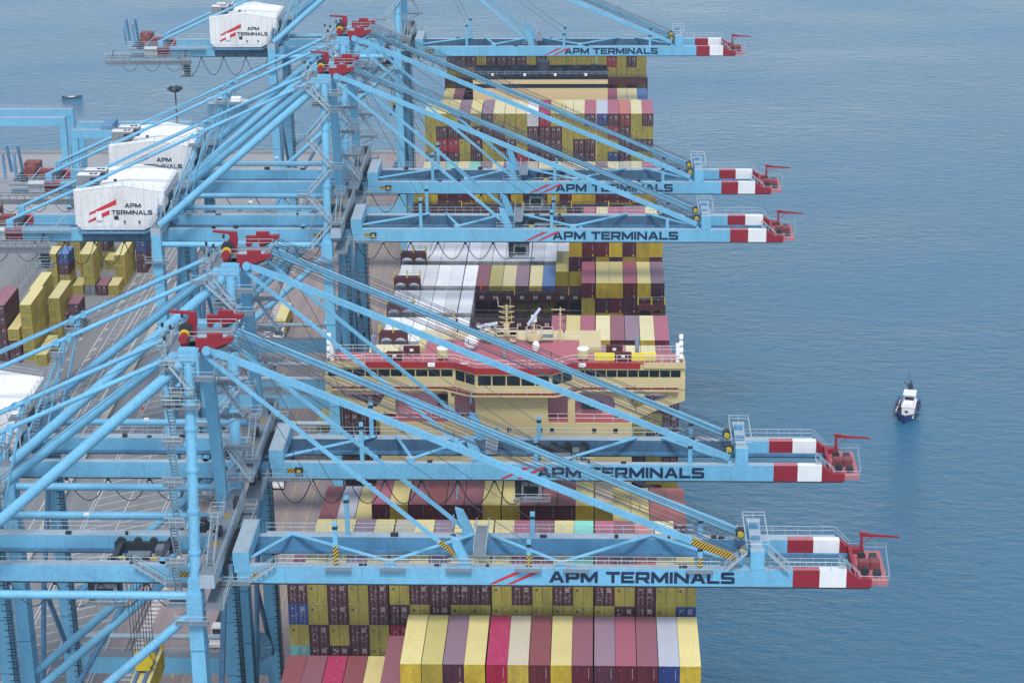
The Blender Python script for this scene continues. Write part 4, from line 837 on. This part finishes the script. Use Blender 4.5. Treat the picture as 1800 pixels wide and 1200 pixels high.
def door_mb(key, side, var):
    yel = key in 'YyCB'; bm_ = DOORM.get(key, KEY[key][1][0])
    m = MB().use(bm_); x0 = .15 if side == 0 else W_/2+.015; x1 = W_/2-.015 if side == 0 else W_-.15
    m.box(x0, x1, .05, .09, .17, H_-.17)
    for i in range(4):
        z = .35+i*.6; m.box(x0+.05, x1-.05, .03, .05, z, z+.3)
    m.use(SEAL).box(x0 if side else x1, (x0 if side else x1)+.012, .028, .05, .17, H_-.17)
    m.use(BARY if yel else BAR)
    for f in (.25, .72):
        x = x0+(x1-x0)*f; m.box(x-.022, x+.022, -.005, .03, .1, H_-.1)
        m.box(x-.1, x+.2, -.02, -.005, 1.15, 1.2)
    r2 = random.Random(hash((key, side, var)) % 999 if 0 else (ord(key)*7+side*31+var*101))
    m.use(MK)
    if side == 0 and yel: m.use(SPT).box(x0+.18, x0+.48, .012, .03, 1.95, 2.25); m.use(MK).box(x0+.7, x0+.85, .012, .03, 2.02, 2.2)
    elif side == 0:
        for i in range(1+var % 4): x = x0+.15+r2.random()*.6; z = 1.6+r2.random()*.8; m.box(x, x+.08+.2*r2.random(), .0, .028, z, z+.08+.1*r2.random())
    for i in range(3+(0 if yel else 4)):
        x = x0+.1+r2.random()*.75; z = .4+r2.random()*2.1; s_ = .05+.09*r2.random(); m.box(x, x+s_*1.3, -.003, .028, z, z+s_*.8)
    if side == 1 and not yel:
        for i in range(4): m.box(x0+.25, x0+.75+.1*r2.random(), -.003, .028, 2.35-i*.16, 2.42-i*.16)
    return m
DY = mat('door_olive', (.30, .26, .055), .55, .35, .6, dirt=(.14, .12, .04)); DM = mat('door_maroon', (.062, .018, .026), .55, .35, .6)
DOORM = {'Y': DY, 'y': DY, 'C': DY, 'B': DY, 'M': DM, 'm': DM, 'P': DM, 'K': DM}
CACHE = {}
def mdata(kind, key, face, L, extra=0):
    k = (kind, key, face, L, extra)
    if k not in CACHE:
        mb = body_mb(key, face, L, extra == 1) if kind == 'b' else door_mb(key, face, extra)
        o = mb.build('tmp'); CACHE[k] = o.data; bpy.data.objects.remove(o)
    return CACHE[k]
NCON = 0
def container(x, y, z, key, face, label, group, L=12.19, side=0):
    global NCON; NCON += 1
    o = bpy.data.objects.new('shipping_container', mdata('b', key, face, L, side)); S.collection.objects.link(o)
    o.location = (x, y, z+R.uniform(0, .012)); tag(o, label, 'container', group)
    if face == 'D':
        v = R.randrange(6)
        for s_ in (0, 1):
            d = bpy.data.objects.new('door', mdata('d', key, s_, 0, v)); S.collection.objects.link(d); d.parent = o
    return o
MASS = MB()
def mass(x, y, z, key, face, L=12.19, detail=True):
    if detail:
        for mb in [body_mbc(key, face, L)]+([door_c(key, 0, R.randrange(3)), door_c(key, 1, R.randrange(3))] if face == 'D' else []):
            base = [None]*len(mb.mats)
            for i, mm in enumerate(mb.mats): MASS.use(mm); base[i] = MASS.k
            MASS.add([(a+x, b_+y, c+z) for a, b_, c in mb.v], mb.f, [base[i] for i in mb.m])
    else:
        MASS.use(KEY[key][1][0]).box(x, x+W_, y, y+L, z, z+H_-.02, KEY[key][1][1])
_b = {}
def body_mbc(k, f, L):
    if (k, f, L) not in _b: _b[(k, f, L)] = body_mb(k, f, L, False)
    return _b[(k, f, L)]
def door_c(k, s_, v):
    if (k, s_, v) not in _b: _b[(k, s_, v)] = door_mb(k, s_, v)
    return _b[(k, s_, v)]
CX = [-25.3+2.53*i+.05 for i in range(20)]
for i in range(20): CX[i] += (.05 if i % 5 == 0 else 0) - (.05 if i % 5 == 4 else 0)
TH = 2.9
def bay(Y, ztop, rows, face, phrase, indiv=True, group='containers stacked on the ship'):
    """rows: strings top tier first, '.' = no container, lower case after '|' goes to the merged pile"""
    low = [None]*20
    for r, row in enumerate(rows):
        zt = ztop-TH*r
        if zt-H_ < 20.2: break
        piled = row.startswith('|'); row = row.lstrip('|')
        for c, k in enumerate(row):
            if k == '.': continue
            low[c] = zt
            if indiv and not piled:
                nm = KEY[k][0]
                lb = f"{nm} container, {ORD[c]} from the quay, {['top', 'second', 'third', 'fourth', 'fifth', 'sixth'][r]} tier, {phrase}"
                container(CX[c], Y, zt-H_, k, face, lb, group)
            else: mass(CX[c], Y, zt-H_, k, face)
    for c in range(20):     # hidden tiers underneath
        if low[c] is None: continue
        zt = low[c]-TH
        while zt-H_ > 20.2:
            k = R.choice('YyMMKmYMyM'); mass(CX[c], Y, zt-H_, k, face, detail=(c in (0, 19))); zt -= TH
bay(222.9, 46.3, ['......YyKYRBmYMKPMLY', '.....M', 'mMRmY'], 'W', 'nearest bay')
bay(237.2, 52.35, ['.YYKYBYKYYYPMYTPMSC.', 'MYMYMYMMMMYMYMYMyMYY', 'NYMYMKYMYYYYYYYYKMYN', 'YMYMYR', 'TMKMY'], 'D', 'second bay')
bay(251.5, 39.0, ['|MYMYMMYMYMMYMYMYMYMM'], 'D', '')
bay(265.9, 46.7, ['...PYMmMMYYMMMYB....', 'mLY.............YYSS'], 'W', 'bay just before the bridge')
bay(298.0, 49.7, ['|MMM..............yKM', '|MKY..............yyK', '|KMM..............yKM', '|MMK..............KyM'], 'D', '')
bay(327.5, 41.8, ['CCBC......BCPBCKPCCM'], 'W', 'bay just behind the bridge')
bay(312.6, 36.0, ['|CCBC......BCPBCKPCCM'], 'W', 'bay')
bay(342.1, 41.8, ['............PYPCMKCP', '', 'CCCBCC'], 'W', 'second bay behind the bridge')
bay(356.6, 36.0, ['WWWWWW'], 'W', 'third bay behind the bridge')
bay(371.3, 41.8, ['..............PYYPYK', '..............yKMK', 'WWWWWW'], 'W', 'fourth bay behind the bridge')
bay(385.9, 44.8, ['.............YMmYKyY', '.............KKyKyyK', '............yy', 'WWWWWWMyCKCN..'], 'W', 'bay below the third crane boom')
bay(400.9, 36.0, ['WWWWWWWWWWWWW'], 'W', 'bay behind the third crane boom')
bay(415.6, 38.8, ['..............PCPPPC'], 'W', 'bay between third and fourth crane booms')
bay(430.3, 41.7, ['YYMMMYyMYMMYMYYMKMYY', 'KyKMYyyKYKMYKyYNYY'], 'W', 'row under the fourth crane boom')
bay(447.3, 39.4, ['|CBTCTKCMPBCCBCCKCBCP'], 'W', '')
bay(462.3, 49.5, ['|YYYKYKCCCWRYCCPLPSCP', '|YMKMMMmYYMMMyYyYRKYY', '|YRRYMyMKYMMMYMKYyKMM', '|GMMYMYYMRMKMYMMYNMYY'], 'D', '')
bay(517.0, 38.4, ['|YM..............PCCN'], 'D', '')
bay(534.2, 45.4, ['|MMMYKMKMYMYYYYYYRYKY', '|yYYMYYYMMYYMYYYyYYYY', '|YTMMYYMMYYMMYMMMKYKY', '|YMKMYYMMYYMMYMMMyMYY'], 'D', '')
# yard
YD = 'containers standing in the yard'
def stack(X, Y, keys, L, phrase, face='D'):
    for t, k in enumerate(keys): container(X, Y, 2.62*t, k, face, f"{KEY[k][0]} container, {['bottom', 'second', 'third', 'fourth', 'fifth'][t]} tier, {phrase}" if len(keys) > 1 else f"{KEY[k][0]} container alone on the ground, {phrase}", YD, L, 1).scale.z = .9
stack(-109.6, 435.4, 'Y', 12.19, 'at the near end of the yard')
stack(-112.9, 438.4, 'YYYYY', 12.19, 'tall yellow yard stack nearest the camera')
stack(-109.6, 450, 'YYYY', 12.19, 'yellow yard stack behind the lone yellow container')
stack(-115.4, 455.8, 'YYYY', 12.19, 'long yellow yard stack beside the fence')
stack(-118.6, 438.0, 'KKMMM', 12.19, 'tall maroon yard stack at the left edge')
stack(-115.7, 437.2, 'MMY', 12.19, 'short yard stack between maroon and yellow ones')
stack(-121.6, 446.0, 'YYMM', 12.19, 'yard stack at the far left picture edge')
stack(-106.2, 453.6, 'GGM', 6.06, 'short stack on open asphalt')
stack(-108.95, 453.6, 'MM', 6.06, 'pair standing left of the grey ones')
stack(-117.7, 481, 'YYYY', 6.06, 'leftmost stack of the back row')
stack(-114.8, 481.1, 'YYMN', 6.06, 'blue-topped stack of the back row')
stack(-111.9, 481.1, 'y', 6.06, 'right of the blue-topped stack')
stack(-109.0, 481.1, 'GYyY', 6.06, 'middle stack of the back row')
stack(-106.15, 481.1, 'M', 6.06, 'between grey and yellow ones in the back row')
stack(-103.4, 481.1, 'Y', 6.06, 'right end of the back row')
stack(-103.1, 488.2, 'YYY', 12.19, 'rightmost tall yellow stack in the yard')
stack(-99.9, 498, 'MMN', 6.06, 'small stack right of the tall yellow one')
stack(-108.4, 500, 'y', 6.06, 'behind the middle stack')
stack(-111.7, 489, 'YYY', 12.19, 'long stack behind the blue-topped one')
for X, Y, ks, L in ((-116.5, 500, 'YYY', 6.06), (-110.9, 506, 'YMM', 6.06), (-106.5, 512, 'YMY', 12.19), (-121, 505, 'YYM', 12.19), (-102.9, 515, 'YMM', 12.19)):
    for t, k in enumerate(ks): mass(X, Y, 2.9*t, k, 'D', L)
MO = MASS.build('stacked_containers'); tag(MO, 'rest of the container pile on the ship and at the back of the yard', 'containers', kind='stuff')
# hanging ones
container(4.6, 387.0, 44.3, 'Y', 'W', 'yellow container hanging from the fourth crane above the white containers', 'lifted containers', 12.19, 1)
container(-44.1, 227.3, 36.2, 'Y', 'W', 'yellow container hanging below the yellow spreader of the nearest crane', 'lifted containers', 12.19, 1)
container(-59.4, 452.5, 1.4, 'Y', 'W', 'yellow container on a trailer standing under the third crane', 'containers on trailers', 12.19, 1)
container(-42.6, 393, 1.4, 'y', 'W', 'olive container on a trailer next to the ship side', 'containers on trailers', 12.19, 1)
container(-58.6, 418.5, 1.4, 'm', 'W', 'brown-red container on a trailer below the second crane ropes', 'containers on trailers', 12.19, 1)
container(-60.4, 545, 1.4, 'Y', 'W', 'yellow container on a trailer between the far crane legs', 'containers on trailers', 12.19, 1)
def spreader(x, y, z, label, ztop, yel=True):
    m = MB().use(YEL if yel else DK).box(x+.3, x+2.1, y+5.2, y+7, z+.5, z+1.1).box(x, x+2.44, y, y+.4, z, z+.45).box(x, x+2.44, y+11.8, y+12.19, z, z+.45)
    m.use(mat('spreader_blue', (.07, .17, .36), .5)).box(x+.4, x+.8, y+.4, y+11.8, z+.05, z+.45).box(x+1.6, x+2.0, y+.4, y+11.8, z+.05, z+.45)
    m.use(YEL).disc((x+.5, y+5.4, z+1.7), .65, .4).disc((x+1.9, y+5.4, z+1.7), .65, .4).disc((x+.5, y+6.8, z+1.7), .65, .4).disc((x+1.9, y+6.8, z+1.7), .65, .4).box(x+.3, x+2.1, y+5.3, y+5.5, z+1.0, z+2.0)
    m.use(ROPE)
    for dx in (.1, .8, 1.6, 2.3):
        for dy in (5.4, 6.8): m.tube((x+dx, y+dy, z+1.7), (x+dx*1.1, y+dy+(dy-6.1)*.5, ztop), .045, 4)
    return tag(m.build('spreader'), label, 'spreader')
spreader(-44.1, 227.3, 39.1, 'yellow container spreader on ropes below the nearest crane', 53.6)
spreader(4.6, 387.0, 47.2, 'dark container spreader holding the yellow container under the fourth crane', 54.2, False)
spreader(-36.4, 497, 40, 'dark spreader hanging below the farthest crane trolley', 54.2, False)
# ---------------- vehicles ----------------
def truck(x, y, label, load=False, dirn=-1):
    T = empty('terminal_truck', (x, y, 0), label, 'truck', 'terminal trucks on the quay')
    wm = mat('truck_white', (.72, .73, .74), .4, .1)
    q = MB().use(wm)
    q.prism([(-1.25, 1.0), (1.25, 1.0), (1.25, 1.9), (1.1, 2.0), (-1.1, 2.0), (-1.25, 1.9)], -.1, 1.5)      # bonnet
    q.prism([(-.95, 1.2), (1.2, 1.2), (1.2, 3.2), (1.05, 3.35), (-.8, 3.35), (-.95, 3.2)], 1.3, 3.1)
    q.box(-1.3, 1.3, -.3, -.1, .55, 1.15); o = q.build('cab', T)
    MB().use(GLS).box(-.8, 1.05, 1.26, 1.3, 2.05, 3.05).build('windscreen', o)
    for s_ in (-1, 1): MB().use(MK).box(s_*1.0-.16, s_*1.0+.16, -.33, -.3, .75, .95).build('headlight', o)
    q = MB().use(DK).box(-.55, -.25, 0, 15.5, .85, 1.25).box(.25, .55, 0, 15.5, .85, 1.25).box(-1.2, 1.2, 3.6, 16, 1.2, 1.38); q.build('chassis', T)
    for yy in (.5, 3.6, 13.2, 14.5):
        for s_ in (-1, 1): MB().use(DK).disc((s_*1.05, yy, .5), .5, .38, 'x', 12).build('wheel', T)
    return T
truck(-48.9, 309.5, 'white truck cab with empty trailer under the second crane, seen between its legs')
truck(-47.6, 371.5, 'white truck partly hidden behind the second crane boom')
truck(-41.4, 388.5, 'white truck pulling the olive container beside the ship')
truck(-58.2, 448.0, 'white truck pulling the yellow container under the third crane')
truck(-57.4, 414.0, 'white truck pulling the brown-red container near the second crane')
truck(-47.5, 452.0, 'white truck with empty dark trailer beside the third crane leg')
for x, y, lb in ((-52, 335, 'white service van parked on the paving behind the nearest crane'), (-55, 560, 'small white van on the far end of the quay')):
    T = empty('service_van', (x, y, 0), lb, 'van'); MB().use(WH).prism([(-1, .5), (1, .5), (1, 1.6), (.85, 2.1), (-.85, 2.1), (-1, 1.6)], 0, 4.6).build('body', T)
    MB().use(GLS).box(-.8, .8, -.03, 0, 1.25, 1.9).build('windscreen', T)
    for yy in (.8, 3.8):
        for s_ in (-1, 1): MB().use(DK).disc((s_*.9, yy, .38), .38, .25, 'x', 12).build('wheel', T)
# hatch covers stored on the quay
for x, y, lb in ((-64.5-5, 452, 'white hatch cover lying flat on the quay left of the third crane'), (-33.6, 419, 'white hatch cover lying on the quay beside the ship')):
    q = MB().use(WH).box(x, x+4, y, y+13, .1, 1.0); q.use(DK).box(x+.1, x+3.9, y-.02, y, .3, .8); tag(q.build('hatch_cover'), lb, 'hatch cover')
# bollards and cone
for i in range(14):
    q = MB().use(DK).disc((-28.6, 230+i*25, .35), .3, .7, 'z', 10).disc((-28.6, 230+i*25, .75), .45, .2, 'z', 10)
    tag(q.build('mooring_bollard'), 'small dark mooring bollard on the quay edge beside the ship', 'bollard', 'mooring bollards')
q = MB().use(mat('cone_orange', (.6, .06, .02), .5)).tube((-81.3, 411, 0), (-81.3, 411, .9), .35, 10, .05); tag(q.build('traffic_cone'), 'red-orange traffic cone on the edge of the hatched lane', 'cone')
# light mast and yard gantries, far left
def light_mast(x, y, h, lb):
    T = empty('light_mast', (x, y, 0), lb, 'light mast', 'tall light masts')
    MB().use(mat('mast_dark', (.10, .08, .09), .6)).tube((0,0,0), (0,0,h), .35, 8, .18).build('pole', T)
    q = MB().use(DK).disc((0,0,h), .9, .3, 'z', 10)
    for i in range(8):
        a = i*.785; q.beam((math.cos(a)*.9, math.sin(a)*.9, h+.2), (math.cos(a)*1.9, math.sin(a)*1.9, h+.9), .9, .5)
    q.build('lamp_head', T)
light_mast(-96.4, 542, 34.5, 'tall dark floodlight mast rising above the machinery house roofs')
def gantry(x0, x1, y, h, dy, lb):
    T = empty('yard_gantry_crane', ((x0+x1)/2, y, 0), lb, 'gantry crane', 'blue yard gantry cranes'); o_ = ((x0+x1)/2, y, 0)
    for yy in (y, y+dy):
        MB().use(BL).box(x0, x1, yy-.7, yy+.7, h-2.2, h, BLT).use(RAIL).rail([(x0, yy-.7, h), (x1, yy-.7, h)], 1.1, 2).build('girder', T, o_)
        for x in (x0+.8, x1-.8):
            MB().use(BL).prism([(x-.6, 1.5), (x+.6, 1.5), (x+.9, h-2.2), (x-.9, h-2.2)], yy-.6, yy+.6).build('leg', T, o_)
    for x in (x0+.8, x1-.8): MB().use(BL).box(x-.7, x+.7, y-2, y+dy+2, .9, 2.3).use(DK).box(x-.4, x+.4, y-1.5, y, .0, .9).box(x-.4, x+.4, y+dy, y+dy+1.5, 0, .9).build('sill_beam', T, o_)
    MB().use(BD).box(x0+8, x0+11, y, y+dy, h+.1, h+1.0).build('trolley', T, o_)
gantry(-172, -128, 551, 25.2, 9, 'blue yard gantry crane at the left edge, higher of the two')
gantry(-127, -96, 552, 21.6, 8, 'lower blue yard gantry crane beside the machinery house')
# ---------------- boats ----------------
def boat(name, x, y, ang, L, B, hullm, lb, cat, kind):
    T = empty(name, (x, y, -3), lb, cat); T.rotation_euler = (0, 0, ang)
    n = 9; vs = []; rows = []
    for i in range(n):
        t = i/(n-1); yy = (t-.5)*L; w_ = B/2*(1-max(0, (t-.55)/.45)**2.2)*(.82+.18*min(1, t*4)); sh = .9+.9*max(0, t-.4)**1.5*1.6; sh *= L/10
        rows.append([(-w_*.55, yy, -.4), (-w_, yy, sh), (-w_*.86, yy, sh), (-w_*.82, yy, sh*.45), (w_*.82, yy, sh*.45), (w_*.86, yy, sh), (w_, yy, sh), (w_*.55, yy, -.4)])
    for r in rows: vs += r
    fs = [(i*8+j, (i+1)*8+j, (i+1)*8+j+1, i*8+j+1) for i in range(n-1) for j in range(7)]+[tuple(range(7, -1, -1))]
    m = MB().use(hullm).add(vs, fs)
    m.build('hull', T)
    return T
T = boat('fishing_boat', 77.6, 418, math.pi-.22, 11.0, 4.9, mat('hull_blue', (.02, .04, .16), .4, .15), 'small fishing boat with blue hull and white wheelhouse on open water', 'boat', 1)
q = MB().use(WG).box(-1.5, .75, -1.0, 3.6, .5, 2.6).box(-1.65, .9, -.7, 3.7, 2.6, 2.75).box(-1.3, .6, -.6, 1.6, 2.75, 4.3).box(-1.5, .8, -.9, 1.9, 4.3, 4.42); h_ = q.build('wheelhouse', T)
MB().use(GLS).box(-1.2, .5, 1.58, 1.63, 3.3, 3.9).box(-.4, .2, 3.58, 3.64, 1.6, 1.95).build('window', h_)
q = MB().use(DK).tube((-.3, -1.6, .5), (-.3, -1.6, 6.0), .1, 6).tube((-.3, -1.6, 4), (1.0, -2.2, 5.6), .07, 5).box(-.7, .2, -2, -1.2, 4.4, 5.2).tube((.1, -1.2, 4.4), (.1, -1.2, 8), .03, 4); q.build('mast', T)
q = MB().use(mat('net_dark', (.06, .05, .06), .8, .4, 2)).box(-1.3, 1.2, -4.0, -1.4, .5, 1.3).disc((1.5, 0, 1.2), .5, .5, 'x').use(WR).tube((1.8, 3.4, 1.6), (1.6, -3.4, 1.2), .12, 6); q.build('nets', T); q = MB().use(DK)
for i in range(5): q.disc((2.15-.25*abs(i-2), -3.4+i*1.6, .9), .38, .3, 'x', 10).disc((-2.15+.25*abs(i-2), -3.4+i*1.6, .9), .38, .3, 'x', 10)
q.build('tyre_fender', T)
q = MB().use(WR).rail([(-1.4, -.9, 2.75), (-1.4, 3.4, 2.75), (.7, 3.4, 2.75)], .8, 1, .03); q.build('railing', T)
T.scale = (1.12, 1.12, 1.12)
T = boat('trawler', -106.3, 674, math.pi/2-.05, 11.5, 3.8, mat('hull_pale', (.60, .66, .68), .5, .2), 'white fishing trawler with rigging, passing behind the far cranes', 'boat', 1)
MB().use(WG).box(-1.2, 1.2, -3.9, -1.1, .6, 1.9).build('wheelhouse', T); MB().use(DK).tube((0, -.5, .5), (0, -.5, 5.4), .1, 6).tube((0, -.5, 2), (.2, 2.6, 4.8), .07, 5).tube((0, -.5, 5), (0, -3.8, 4.2), .06, 5).tube((0,-2,2.5),(0.3,-4,5),.06,5).build('mast', T)
MB().use(mat('net_dark', (.06,.05,.06))).box(-1.1, 1.1, .2, 3, .5, 1.2).build('nets', T)
T.scale = (1.15, 1.15, 1.15)
T = boat('skiff', -158.6, 682, math.pi/2+.35+math.pi, 6.6, 2.2, mat('skiff_hull', (.12, .15, .18), .5), 'small open motor skiff crossing the water at the upper left', 'boat', 0); T.scale = (1, 1, .7)
MB().use(WR).box(-.7, .7, -1.2, .8, .4, .6).use(DK).box(-.25, .25, -3.1, -2.6, .2, 1.2).build('bench', T)
# ---------------- people ----------------
def person(x, y, z, ang, vest, lb):
    me = bpy.data.meshes.new('person'); J = [(0,0,.95),(0,0,1.15),(0,0,1.4),(0,0,1.52),(0,.0,1.72),(.1,0,.9),(.12,.03,.5),(.13,0,.06),(.13,.14,.03),(-.1,0,.9),(-.12,-.05,.5),(-.14,-.02,.06),(-.14,.12,.03),(.2,0,1.4),(.27,.05,1.13),(.24,.22,.98),(-.2,0,1.4),(-.27,.03,1.13),(-.25,.14,.95)]
    Ed = [(0,1),(1,2),(2,3),(3,4),(0,5),(5,6),(6,7),(7,8),(0,9),(9,10),(10,11),(11,12),(2,13),(13,14),(14,15),(2,16),(16,17),(17,18)]
    rd = [.15,.15,.16,.06,.105,.09,.07,.05,.04,.09,.07,.05,.04,.07,.05,.035,.07,.05,.035]
    me.from_pydata(J, Ed, []); o = bpy.data.objects.new('person', me); S.collection.objects.link(o)
    sk = o.modifiers.new('skin', 'SKIN'); me.skin_vertices if False else None
    if not me.skin_vertices: bpy.context.view_layer.update()
    for i, r in enumerate(rd): me.skin_vertices[0].data[i].radius = (r, r)
    me.skin_vertices[0].data[0].use_root = True
    sb = o.modifiers.new('sub', 'SUBSURF'); sb.levels = 1; sb.render_levels = 1
    me.materials.append(mat('work_vest_'+('orange' if vest else 'navy'), (.75, .09, .02) if vest else (.03, .05, .12), .7, .1))
    o.location = (x, y, z); o.rotation_euler = (0, 0, ang); tag(o, lb, 'person')
    MB().use(WG).add(*[(lambda b: (b.v, b.f))(ball(0, 0, 1.77, .13, WG, (1, 1.15, .8)))]).build('helmet', o)
try:
    person(-9.0, 385.0, 35.2, 0, 1, 'worker in orange overalls standing on the dark walkway beside the white containers')
    person(-8.4, 384.9, 35.2, 1.5, 1, 'second worker in orange overalls, just right of the other on the walkway')
    person(-37.3, 231.5, 82.05, 2, 0, 'person in dark workwear and white helmet on the nearest crane top platform')
except Exception as e: print('person failed', e)
# ---------------- air ----------------
hz = MB(); hz.box(-900, 900, -60, 2600, -8, 176)
HZ = hz.build('haze'); tag(HZ, kind='stuff'); HZ['label'] = 'thin sea haze'
hm = bpy.data.materials.new('haze'); hm.use_nodes = True; n_ = hm.node_tree.nodes; n_.remove(n_['Principled BSDF']); pv = n_.new('ShaderNodeVolumePrincipled')
pv.inputs['Density'].default_value = .0001; pv.inputs['Color'].default_value = (.5, .78, 1, 1); hm.node_tree.links.new(pv.outputs[0], n_['Material Output'].inputs['Volume']); HZ.data.materials.append(hm)
print('containers', NCON)
